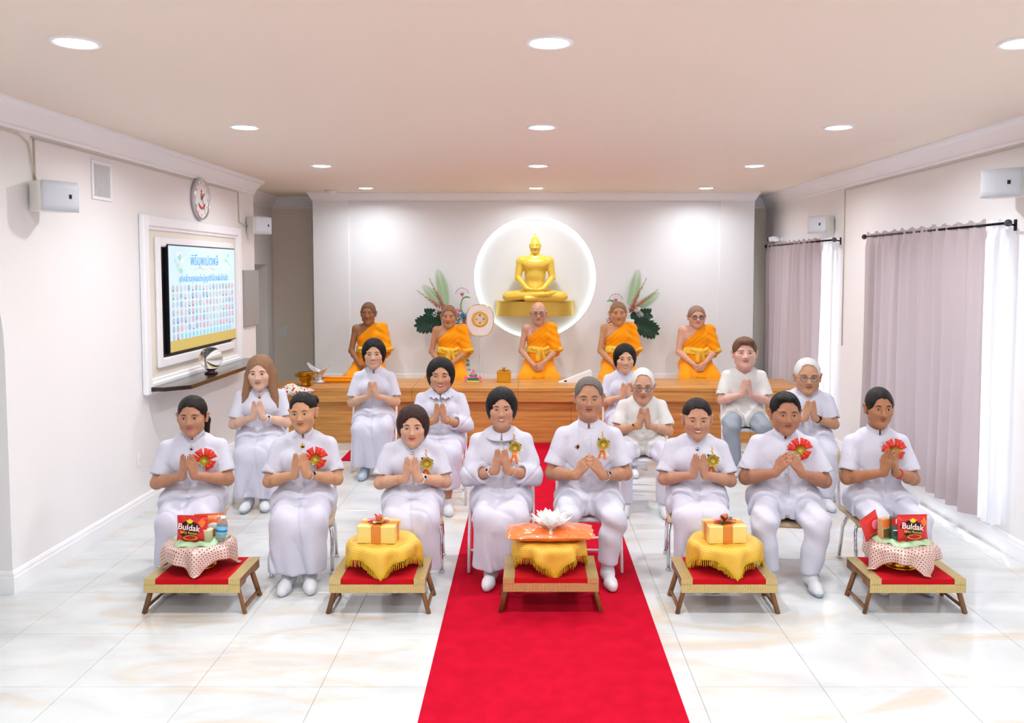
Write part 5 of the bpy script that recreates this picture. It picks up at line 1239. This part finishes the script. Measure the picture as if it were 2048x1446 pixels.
def bow(parent, z, cols, seed, name='bow'):
    rr = random.Random(seed); mb = MB()
    for k in range(7):
        a = 2*math.pi*k/7+rr.uniform(-.3, .3); d = Vector((math.cos(a), math.sin(a), .35)); L_ = rr.uniform(.065, .09); petal(mb, (0, 0, z), d, (0, 0, 1), L_, .024, k % len(cols), -.25); petal(mb, (0, 0, z+.004), d+Vector((0, 0, .8)), (0, 0, 1), L_*.6, .019, (k+1) % len(cols), .1)
    mb.build(name, cols, parent)
def gift(x, y, z, label, cols, seed, rz=0):
    r = empty('gift_box', (x, y, z), rz, label, 'gift box', 'gift boxes wrapped in gold paper'); w, d, h = .115, .085, .105
    MB().box((-w, -d, 0), (w, d, h), 0, .004).build('wrapped_box', m_paper, r)
    MB().box((-.03, -d-.0015, 0), (.03, d+.0015, h+.0015), 0, .001).build('ribbon_band', m_orib, r)
    MB().box((-w-.0015, -.03, 0), (w+.0015, .03, h+.0018), 0, .001).build('ribbon_band', m_orib, r)
    bow(r, h+.004, cols, seed); return r
TX = (-1.97, -.885, .132, 1.176, 2.281); TY = 5.10
tl = ('low folding table with red cloth carrying the tray of noodles and water', 'low folding table with red cloth before the woman with brown bob', 'low folding table with red cloth carrying the lotus, standing on the red carpet', 'low folding table with red cloth before the smiling woman with hair tied back', 'low folding table with red cloth before the young man')
for k, x in enumerate(TX):
    t = folding_table(x, TY, tl[k])
    if k == 2: t.location.z = .007
m_bowr = M('bow_red', (204, 24, 44), .35); m_bowp = M('bow_pink', (240, 120, 150), .35); m_bowy = M('bow_yellow', (240, 228, 130), .35); m_bowg = M('bow_green', (40, 92, 46), .4)
CZ = TZ+.005+.165+.004
tray(-.885, 5.12, 'golden pedestal tray under the yellow cloth before the woman with brown bob'); yellow_cover(-.885, 5.12, CZ, 'yellow fringed cloth under the gift box beside the woman with brown bob', 3)
gift(-.905, 5.10, CZ+.004, 'gold gift box with red and yellow bow before the woman with brown bob', [m_bowr, m_bowy, m_orib, m_bowp], 4, -.06)
tray(.132, 5.12, 'golden pedestal tray under the yellow cloth below the lotus', TZ+.012); yellow_cover(.132, 5.12, CZ+.007, 'yellow fringed cloth under the orange robe packet and lotus', 5)
tray(1.196, 5.12, 'golden pedestal tray under the yellow cloth before the smiling woman'); yellow_cover(1.196, 5.12, CZ, 'yellow fringed cloth under the gift box before the smiling woman', 8)
gift(1.186, 5.10, CZ+.004, 'gold gift box with green and red bow before the smiling woman', [m_bowr, m_bowg, m_orib, m_bowp], 9, .06)
# robe packet and lotus
PZ = CZ+.011
def packet():
    r = empty('robe_packet', (.132, 5.10, PZ), .02, 'flat orange robe wrapped in clear plastic under the lotus', 'packet'); W, D, H = .262, .13, .078
    def sh(sg):
        def fn(u, v):
            x, y = u*2-1, v*2-1; t = max(0, (1-abs(x)**4)*(1-abs(y)**3)); return (x*W*(1+.02*math.sin(9*y)), y*D*(1+.03*math.sin(7*x+1)), H/2+sg*(H/2*t**.6)+.003*math.sin(14*x+5*y)*sg*t)
        return fn
    mb = MB(); mb.grid(sh(1), 40, 18); mb.grid(lambda u, v: sh(-1)(1-u, v), 40, 18); mb.build('robe', M('orange_packet', (244, 122, 50), .28, 0, bump=(18, .5, .012), coat=.8), r)
    MB().tube([(0, -D-.002, H*.5), (0, -D*.8, H*.87), (0, -D*.4, H*1.0), (0, 0, H*1.02)], .008, 6, flat=(1.3, .4)).build('tie_band', m_cw, r)
packet()
def lotus():
    r = empty('lotus_flower', (.140, 5.07, PZ+.076), 0, 'large white artificial lotus flower lying on the orange robe packet', 'flower')
    mw = M('lotus_white', (248, 248, 246), .4, sheen=.1)
    for ring, (n, L_, W, el, cup) in enumerate(((9, .135, .030, .28, .22), (8, .122, .030, .62, .15), (7, .10, .026, 1.0, .05), (5, .075, .02, 1.3, .0))):
        for k in range(n):
            a = 2*math.pi*(k+.5*(ring % 2))/n; d = Vector((math.cos(a)*math.cos(el), math.sin(a)*math.cos(el), math.sin(el))); up = Vector((-math.cos(a)*math.sin(el), -math.sin(a)*math.sin(el), math.cos(el)))
            mb = MB(); petal(mb, d*.012, d, up, L_, W, 0, cup); solidify(mb.build('petal', mw, r), .002)
    MB().lathe([(0, -.004), (.03, .0), (.028, .012), (0, .016)], 14).build('receptacle', mw, r)
lotus()
# trays with pink lace, satin and groceries
def lace_tray(x, y, who, seed):
    tray(x, y, 'golden pedestal tray under pink sequin lace before the '+who, H=.160, R=.165)
    z = TZ+.005+.164; drape('lace_cloth', m_seq, (x, y, z),   .178, .272, math.pi/4+.35*(1 if x > 0 else .6), 'pink sequin lace cloth over the tray before the '+who, 'pink lace cloths over the trays', bowl=.004, seed=seed, zmin=-.152)
    mb = MB(); rr = random.Random(seed); ph = rr.uniform(0, 6)
    def fn(u, v):
        th = 2*math.pi*u; q = v*(.158+.022*math.sin(th*5+ph)); return (q*math.cos(th), q*math.sin(th), .006+.026*v*v+.008*math.sin(th*9+ph)*v-.05*max(0, v-.80)*3)
    mb.grid(fn, 60, 10); o = mb.build('satin_cloth', m_satin, None, (x, y, z)); solidify(o, .002, 1); tag(o, 'pale green satin cloth inside the pink lace before the '+who, 'cloth', 'green satin cloths on the trays'); return z+.012
m_pkr = M('pack_red', (214, 34, 30), .25, .1, bump=(22, .35, .01), coat=.4); m_pkb = M('pack_black', (22, 18, 20), .3); m_pky = M('print_yellow', (240, 206, 40), .4); m_pkw = M('print_white', (246, 244, 240), .4); m_pko = M('print_orange', (240, 120, 40), .4); m_pkd = M('print_darkred', (170, 16, 30), .4)
def pillow(mb, w, h, t, mi=0):
    for sg in (-1, 1):
        def fn(u, v):
            x, z = u*2-1, v*2-1; q = max(0, (1-abs(x)**6)*(1-abs(z)**3)); return ((x if sg < 0 else -x)*w*(1-.03*(1-z*z)), sg*t*q**.7, h+z*h)
        mb.grid(fn, 16, 14, mi)
    for s in (0, 1):
        mb.grid(lambda u, v: ((u*2-1)*w, .002*math.sin(u*60), (2*h+.012*v if s else -.012*v)), 30, 1, mi)
def noodle_pack(x, y, z, rz, tilt, label):
    r = empty('noodle_pack', (x, y, z), rz, label, 'noodle packet', 'noodle packets on the lace trays'); r.rotation_euler = (tilt, 0, rz)
    w, h, t = .094, .070, .020
    mb = MB(); pillow(mb, w, h, t); mb.build('bag', m_pkr, r, (0, 0, .006))
    yf = -t-.0005
    def blob(name, cx, cz, rx, rz_, mat, k=0., n=22, lift=0.):
        b = MB(); vs = [(cx, yf-.002-lift, cz)]+[(cx+rx*math.cos(a)*(1+k*math.sin(5*a)), yf-.0008-lift+.012*((abs(cx+rx*math.cos(a))/w)**3), cz+rz_*math.sin(a)*(1+k*math.cos(4*a))) for a in [2*math.pi*q/n for q in range(n)]]
        b.add(vs, [(0, 1+q, 1+(q+1) % n) for q in range(n)]); b.build(name, mat, r)
    blob('black_print', -.012, .078, .070, .050, m_pkb, .06); blob('flame_print', .065, .115, .020, .022, m_pko, .25, lift=.001); blob('crown_print', -.005, .125, .020, .012, m_pky, .2, lift=.002); blob('bowl_print', .0, .028, .045, .016, m_pko, .0, lift=.002); blob('bowl_noodles', .0, .030, .034, .010, m_pkd, .1, lift=.004)
    RT2 = (math.pi/2, .12, 0)
    text_mesh('Buldak', .050, m_pkd, r, (-.010, yf-.0035, .088), RT2, 'brand_outline', extrude=.0003, offset=.0022)
    text_mesh('Buldak', .050, m_pkw, r, (-.010, yf-.0048, .088), RT2, 'brand_lettering', extrude=.0003, offset=.0004)
    text_mesh('Spicy Ramen', .021, m_pky, r, (-.010, yf-.0045, .058), RT2, 'flavour_lettering', extrude=.0003)
    return r
def carton(x, y, z, rz, tilt, w, h, d, mat, label, deco):
    r = empty('grocery_box', (x, y, z), rz, label, 'box'); r.rotation_euler = (tilt, 0, rz); MB().box((-w, -d, 0), (w, d, 2*h), 0, .002).build('carton', mat, r)
    for nm, m_, (x0, x1, z0, z1) in deco: MB().box((x0*w, -d-.0012, z0*2*h), (x1*w, -d+.001, z1*2*h)).build(nm, m_, r)
    return r
z = lace_tray(-2.0, 5.12, 'woman with ponytail', 2)
noodle_pack(-2.02, 5.045, z, -.05, -.10, 'red and black noodle packet on the tray with the water bottle')
pb = empty('snack_packet', (-1.955, 5.15, z), .15, 'orange snack packet behind the noodle packet and water bottle', 'snack packet'); mb = MB(); pillow(mb, .085, .062, .02); mb.build('bag', M('pack_orange', (236, 120, 54), .3, coat=.4), pb, (0, 0, .006)); MB().ball((.03, -.02, .07), (.035, .004, .02), 12, 8).build('white_print', m_pkw, pb)
wb = empty('water_bottle', (-1.865, 5.09, z), 0, 'small clear water bottle with blue label on the lace tray', 'bottle'); wb.rotation_euler = (-.08, .1, 0)
MB().lathe([(0, 0), (.03, 0), (.033, .006), (.031, .02), (.033, .03), (.033, .085), (.031, .095), (.028, .105), (.014, .125), (.013, .132)], 24, cap=False).build('bottle', M('clear_plastic', (232, 244, 250), .05, 0, trans=.85, ior=1.2), wb)
MB().lathe([(.0338, .035), (.0342, .036), (.0342, .082), (.0338, .083)], 24, cap=False).build('label', M('label_blue', (120, 190, 222), .35), wb); MB().lathe([(.0150, .128), (.0155, .13), (.0155, .142), (0, .143)], 16).build('cap', m_plast, wb)
MB().lathe([(.0346, .050), (.0348, .062)], 24, cap=False).build('label_band', M('label_dark', (30, 110, 170), .35), wb)
cp = empty('cup_pack', (-1.93, 5.06, z), 0, 'pale yellow cup between noodle packet and water bottle', 'cup'); MB().lathe([(0, 0), (.026, 0), (.032, .07), (.034, .072), (.030, .074), (0, .072)], 20).build('cup', M('cup_cream', (228, 222, 190), .4), cp)
z = lace_tray(2.27, 5.12, 'young man', 6)
noodle_pack(2.315, 5.06, z, .06, -.12, 'red and black noodle packet on the tray beside the coffee box')
carton(2.235, 5.085, z, -.10, -.08, .042, .068, .022, M('box_green', (34, 92, 74), .4), 'green and dark red coffee box marked Fo on the tray', [('red_print', m_pkd, (-1, 1, .62, 1)), ('cup_print', M('cup_brown', (70, 40, 28), .4), (-.7, .6, .2, .42)), ('cup_rim', m_pkw, (-.75, .65, .40, .46))])
text_mesh('Fo', .042, m_pkw, bpy.data.objects[[o.name for o in bpy.data.objects if o.name.startswith('grocery_box')][-1]], (.0, -.0245, .112), (math.pi/2, 0, 0), 'lettering', extrude=.0003)
carton(2.165, 5.11, z, .45, -.05, .036, .062, .02, M('box_tan', (206, 160, 110), .4), 'tan and orange snack box on the tray beside the green coffee box', [('orange_print', m_pko, (-.9, .9, .6, .95)), ('photo_print', M('box_photo', (110, 84, 50), .4), (-.8, .8, .08, .5))])
pb = empty('snack_packet', (2.12, 5.15, z), .5, 'crumpled red snack packet at the rim of the tray before the young man', 'snack packet'); pb.rotation_euler = (-.1, -.35, .5); mb = MB(); pillow(mb, .075, .062, .02); mb.build('bag', m_pkr, pb, (0, 0, .01)); MB().ball((.02, -.02, .075), (.03, .004, .03), 12, 8).build('print', m_bowp, pb)
# ================================================================ on the stage
def pale_leaf(mb, c, d, up, L, n, lw, mi):       # feather-like frond
    d = Vector(d).normalized(); up = Vector(up); sd = d.cross(up).normalized(); mb.tube([Vector(c), Vector(c)+d*L*.5+sd*.01, Vector(c)+d*L], [.003, .0022, .001], 5, mi)
    for k in range(n):
        t = .12+.86*k/n; q = Vector(c)+d*L*t+sd*.01*math.sin(math.pi*t); w_ = lw*math.sin(math.pi*min(1, .18+t*.8))**.7
        for s in (-1, 1): petal(mb, q, sd*s*.8+d*.75, up, w_, w_*.10, mi, -.05)
def spike(mb, c, d, L, mi_lo, mi_hi, rr):
    d = Vector(d).normalized(); mb.tube([c, Vector(c)+d*L], [.004, .002], 5, 3)
    for k in range(34):
        t = k/34; q = Vector(c)+d*L*t; a = k*2.4; o = Vector((math.cos(a), -abs(math.sin(a))*.6, math.sin(a))); o = (o-d*o.dot(d)).normalized(); s_ = .055*(1-t*.70)
        petal(mb, q, o+d*.6, d, s_, s_*.42, mi_lo if t < .55+.1*rr.random() else mi_hi, .2); petal(mb, q, o+d*1.2, o, s_*.8, s_*.35, mi_lo if t < .5 else mi_hi, .1)
mfl = [M('fl_pink', (240, 150, 136), .6), M('fl_bud', (206, 190, 110), .6), M('fern_pale', (168, 198, 160), .6), M('stem_green', (120, 176, 110), .5), M('fl_blue', (80, 176, 220), .6), M('fl_white', (242, 238, 236), .6), M('fl_rose', (236, 150, 186), .6), M('fl_dark_green', (22, 66, 48), .35), M('trail_green', (110, 140, 84), .6), M('fl_magenta', (200, 84, 130), .6)]
def arrangement(mir, cx, label, seed):
    rr = random.Random(seed); Y = 11.53; s = mir
    r = empty('flower_arrangement', (cx, Y, PFZ), 0, label, 'flower arrangement', 'flower arrangements flanking the statue')
    MB().lathe([(0, 0), (.09, 0), (.095, .02), (.05, .06), (.045, .52), (.075, .62), (.10, .72), (.105, .82), (.095, .83), (0, .80)], 28).build('vase', M('vase_white', (238, 236, 232), .3), r)
    c0 = Vector((0, 0, .92))
    def part(name, fn): mb = MB(); fn(mb); return mb.build(name, mfl, r)
    F_ = (0, -1, 0)
    part('fern_frond', lambda mb: pale_leaf(mb, c0, (-.20*s, .0, 1), F_, .60, 20, .12, 2)); part('fern_frond', lambda mb: pale_leaf(mb, c0, (-.95*s if s < 0 else -.62, .02, .62 if s < 0 else .70), F_, .50, 18, .10, 2))
    part('flower_spike', lambda mb: spike(mb, c0, (-.45*s, -.02, .9), .52, 0, 1, rr)); part('flower_spike', lambda mb: spike(mb, c0, ((-.80 if s > 0 else .75), -.02, .60), .50, 0, 1, rr))
    def monstera(mb):
        ang0 = math.pi if s > 0 else -.35; c = Vector((-.06*s, -.08, .80)); tip = Vector((math.cos(ang0), -.25, math.sin(ang0)-.15)).normalized(); sd = tip.cross(Vector(F_)).normalized()
        mb.tube([c, c+tip*.34], [.006, .002], 5, 7)
        for k in range(7):
            t = k/7
            for q in (-1, 1): petal(mb, c+tip*(.30*t), sd*q*.8+tip*(.35+.6*t), F_, (.17*math.sin(math.pi*(.22+.6*t))), .036, 7, -.12)
        petal(mb, c+tip*.28, tip, F_, .10, .028, 7, -.1); petal(mb, c, tip, F_, .30, .06, 7, -.05)
    part('monstera_leaf', monstera); 
    def monstera2(mb):
        c = Vector((-.02*s, -.05, .86)); tip = Vector((-.75*s, -.2, .15)).normalized(); sd = tip.cross(Vector(F_)).normalized()
        for k in range(6):
            for q in (-1, 1): petal(mb, c+tip*(.045*k), sd*q*.8+tip*.8, F_, .12*math.sin(math.pi*(.3+.5*k/6)), .028, 7, -.1)
    part('monstera_leaf', monstera2)
    for (dx, dz, col) in ((.19, -.04, 4), (.16, .03, 6), (.24, -.02, 4), (.21, -.10, 5), (.27, -.09, 6), (-.10, .06, 5), (.14, -.10, 4), (-.14, .0, 5)):
        def ballfl(mb, dx=dx, dz=dz, col=col):
            c = Vector((dx*s, -.07, .90+dz))
            for k in range(26):
                t = math.acos(1-2*(k+.5)/26); a = k*2.4; n_ = Vector((math.sin(t)*math.cos(a), -abs(math.cos(t)), math.sin(t)*math.sin(a))); petal(mb, c+n_*.022, n_+Vector((rr.uniform(-.6, .6), 0, rr.uniform(-.6, .6))), n_, .032, .014, col, .1)
        part('blossom', ballfl)
    pts = [Vector((.20*s, -.03, .52)), Vector((.24*s, -.04, .66)), Vector((.20*s, -.05, .78)), Vector((.22*s, -.05, .90)), Vector((.28*s, -.05, .93)), Vector((.33*s, -.05, .915))] if s > 0 else [Vector((-.22, -.03, .50)), Vector((-.25, -.04, .60)), Vector((-.20, -.05, .72)), Vector((-.19, -.05, .82)), Vector((-.24, -.05, .88)), Vector((-.31, -.05, .87))]
    pts = [q+Vector((0, 0, .20)) for q in pts]; kn = pts; cr = []
    for i in range(5):
        p0, p1, p2, p3 = kn[max(i-1, 0)], kn[i], kn[i+1], kn[min(i+2, 5)]
        for k in range(4): t = k/4; cr.append(.5*((2*p1)+(p2-p0)*t+(2*p0-5*p1+4*p2-p3)*t*t+(3*p1-p0-3*p2+p3)*t**3))
    cr.append(kn[5])
    part('curled_stem', lambda mb: mb.tube(cr, [.012-.004*i/20+.004*math.exp(-((i-16)/2)**2)-(.006 if i == 20 else 0) for i in range(21)], 8, 3))
    def tuft(mb):
        c = pts[3]+Vector((0, -.02, .06))
        for k in range(9): a = .3+k*.32; e_ = c+Vector((math.cos(a)*.09, -.02, math.sin(a)*.09)); mb.tube([c, e_], .0012, 4, 3); mb.ball(e_, .008, 6, 5, 9)
        for k in range(7): petal(mb, c, (math.cos(k*.9), -.4, math.sin(k*.9)), F_, .035, .012, 9 if k % 2 else 6, .2)
    part('spray_flower', tuft)
    def trail(mb):
        for k in range(9):
            x0 = (.17+.035*rr.random()*3)*s; q0 = Vector((x0, -.05, .74)); L_ = rr.uniform(.3, .6); pr_ = q0
            for j in range(9):
                q1 = q0+Vector((.05*s*(j/9)**.7*rr.uniform(.3, 1.4), -.02, -L_*(j+1)/9)); mb.tube([pr_, q1], .0015, 4, 8); pr_ = q1
                for e_ in (-1, 1): petal(mb, q1, (e_*.8, -.3, -.5), F_, .035, .007, 8, .1)
    tag(part('trailing_leaves', trail), kind='stuff')
arrangement(1, on_Y(893, 650, 11.53)[0], 'flower arrangement with fern, pink spikes and dark leaf beside the round fan', 4)
arrangement(-1, on_Y(1258, 650, 11.53)[0], 'flower arrangement with fern, pink spikes and dark leaf behind the sturdy monk', 8)
# ceremonial fan on its stand
def fan():
    x, y, zc = on_Y(960, 641, 11.22); r = empty('ceremonial_fan', (x, y, PFZ), 0, 'oval white ceremonial fan with gold rim and emblem on a clear stand', 'fan'); zc -= PFZ
    prof = []
    for k in range(40):
        a = 2*math.pi*k/40; e = .70; cx, cz = math.cos(a), math.sin(a); wd = .178*(1-.10*max(0, -cz)); prof.append((wd*math.copysign(abs(cx)**e, cx), zc+.205*math.copysign(abs(cz)**(e+.06), cz)))
    MB().prism(prof, -.006, .006, ax='y').build('paddle', M('fan_white', (238, 234, 240), .6), r)
    MB().tube([(a, 0, b) for a, b in prof+[prof[0]]], .007, 8, cap=False).build('rim', m_gold, r)
    o = MB(); o.lathe([(.072, .0065), (.076, .009), (.108, .009), (.110, .0065)], 40, (0, 0, zc+.02), 0, 'y', cap=False); o.build('emblem_ring', M('emblem_gold', (232, 180, 70), .45, .3, bump=(120, .8, .003)), r)
    MB().lathe([(0, .0075), (.073, .007)], 32, (0, 0, zc+.02), 0, 'y').build('emblem_disc', M('emblem_pale', (226, 210, 180), .5, bump=(90, .5, .003)), r)
    for k, (c, a) in enumerate((((40, 60, 170), math.pi/2), ((40, 150, 70), 0), ((220, 60, 30), -math.pi/2), ((236, 120, 50), math.pi))): MB().ball((.05*math.cos(a), -.009, zc+.02+.05*math.sin(a)), (.011, .004, .011), 12, 8).build('jewel', M('jewel%d' % k, c, .15), r)
    cl = M('acrylic', (240, 246, 250), .04, 0, trans=.8, ior=1.2); MB().tube([(0, 0, zc-.2), (0, 0, .02)], .008, 8).build('pole', cl, r); MB().box((-.10, -.06, 0), (.10, .06, .02), 0, .004).build('base', cl, r)
    for s in (-1, 1): MB().tube([(s*.05, 0, .02), (s*.03, 0, .30)], .005, 6).build('stand_rod', cl, r)
    MB().box((-.035, -.008, zc-.185), (.035, .008, zc-.15), 0, .003).build('clip', m_plast, r)
fan()
def ledge(x, y): a = on_z(x, y, STZ); return a
def stagething(name, x, y, label, cat, rz=0):
    a = ledge(x, y); return empty(name, a, rz, label, cat)
# gold box with bow
g = stagething('gold_gift', 1008, 763, 'small golden box with shiny bow on the stage beside the elderly monk', 'gift box')
MB().box((-.085, -.07, 0), (.085, .07, .125), 0, .004).build('box', M('gold_box', (224, 160, 30), .3, .4, bump=(30, .3, .006)), g); MB().box((-.088, -.073, .105), (.088, .073, .13), 0, .004).build('lid', MATS['gold_box'], g); bow(g, .132, [m_gold, m_goldp], 3)
# little tiered ornament
t = stagething('tiered_ornament', 947, 763, 'small tiered ornament with pink and green trim on the stage', 'ornament'); cols = [M('orn_yellow', (226, 220, 120), .5), M('orn_green', (50, 130, 90), .5), M('orn_pink', (232, 110, 180), .5), M('orn_grey', (150, 150, 150), .5)]
for k in range(5):
    w_ = .09-.017*k; MB().box((-w_, -w_*.7, .022*k), (w_, w_*.7, .022*k+.018), 0, .003).build('tier', cols[k % 4], t)
    for s in (-1, 1): MB().ball((s*w_, -w_*.7, .022*k+.014), .011, 8, 6).build('knob', cols[(k+2) % 4], t)
MB().lathe([(.012, .11), (.016, .12), (.004, .15), (0, .16)], 10).build('finial', cols[2], t)
for s in (-1, 1): MB().box((s*.085-.02, -.07, .03), (s*.085+.02, -.045, .07), 0, .003).build('side_tag', cols[2], t)
# white slanted board
wbd = stagething('white_board', 1150, 764, 'white slanted board lying on the stage beside the elderly monk', 'board', .08)
MB().prism([(-.20, 0), (.20, 0), (.20, .14), (.185, .145)], -.06, .06, ax='y').build('wedge', m_plast, wbd); MB().box((-.14, -.063, .012), (-.11, -.058, .03)).build('dark_mark', m_dark, wbd)
# bowl, cloth bundle, gold tray, bag
b_ = stagething('glass_bowl', 640, 765, 'silver flared bowl on a stem at the corner of the stage', 'bowl')
mb = MB(); mb.lathe([(.065, 0), (.07, .008), (.055, .03), (.035, .05), (.030, .075), (.042, .09), (.04, .10)], 24); mb.build('stem', M('silver_glass', (222, 222, 226), .08, .6), b_)
mb = MB(); mb.grid(lambda u, v: ((.035+.115*v**1.3)*math.cos(2*math.pi*u), (.035+.085*v**1.3)*math.sin(2*math.pi*u), .095+.10*v+.05*v*v*math.cos(4*math.pi*u)), 40, 10); solidify(mb.build('bowl', MATS['silver_glass'], b_), .006)
cbx = stagething('folded_cloth', 678, 764, 'folded saffron cloth lying on the stage beside the silver bowl', 'cloth'); mb = MB(); mb.grid(lambda u, v: (-.19+.38*u, -.07+.14*v, .062+.006*math.sin(9*u)*math.sin(3*v)), 16, 6); mb.build('top_fold', m_robe, cbx); MB().box((-.19, -.07, 0), (.19, .07, .06), 0, .02).build('bundle', m_robe, cbx); MB().ball((-.20, -.02, .045), (.03, .03, .022), 10, 8).build('black_end', m_dark, cbx)
a = on_z(612, 772, .58); gt = empty('gold_tray_stack', a, 0, 'stack of shiny golden trays beside the silver bowl', 'tray')
MB().lathe([(0, 0), (.06, 0), (.062, .03), (.05, .05), (.075, .07), (.08, .10), (.085, .11)], 24).build('pedestal', m_gold, gt)
for k in range(3): MB().lathe([(.08, .105+.022*k), (.145-.02*k, .125+.022*k), (.15-.02*k, .13+.022*k), (.0, .12+.022*k)], 28, (.01*(-1)**k, 0, 0), wav=(9, .03)).build('tray', m_gold, gt)
a = on_z(590, 790, .58); bg = empty('patterned_bag', a, .1, 'white bag with red floral pattern lying on the low wing of the stage', 'bag')
def bagmat():
    m = M('floral_cloth', (238, 232, 222), .8); nt = m.node_tree; N = nt.nodes; L = nt.links; tcn = N.new('ShaderNodeTexCoord'); v = N.new('ShaderNodeTexVoronoi'); v.inputs['Scale'].default_value = 26; L.new(tcn.outputs['Object'], v.inputs['Vector']); r = N.new('ShaderNodeValToRGB'); r.color_ramp.interpolation = 'CONSTANT'
    r.color_ramp.elements[0].color = lin((196, 40, 60)); r.color_ramp.elements[1].position = .36; r.color_ramp.elements[1].color = lin((240, 236, 224)); q = r.color_ramp.elements.new(.62); q.color = lin((150, 150, 110)); q = r.color_ramp.elements.new(.68); q.color = lin((240, 236, 224)); L.new(v.outputs['Distance'], r.inputs[0]); L.new(r.outputs[0], N['Principled BSDF'].inputs['Base Color']); return m
Fb = Field(rng(-.2, .24, .009), rng(-.16, .16, .009), rng(-.02, .16, .009)); Fb.ell((-.03, 0, .05), (.15, .12, .055), .02); Fb.ell((-.05, .02, .09), (.06, .05, .045), .03); Fb.ell((.10, 0, .045), (.1, .10, .035), .03); Fb.warp(lambda X, Y, Z: .005*np.sin(X*50+Z*40)*np.cos(Y*45)); Fb.keep(lambda X, Y, Z: .001-Z+0*X); V, Q = Fb.nets(1); link_mesh('cloth_bag', raw_mesh('cloth_bag', V, Q, [bagmat()]), bg)
MB().box((.10, -.08, .075), (.21, .06, .082), 0, .002).build('paper_flap', m_plast, bg, None, (0, .12, .1))
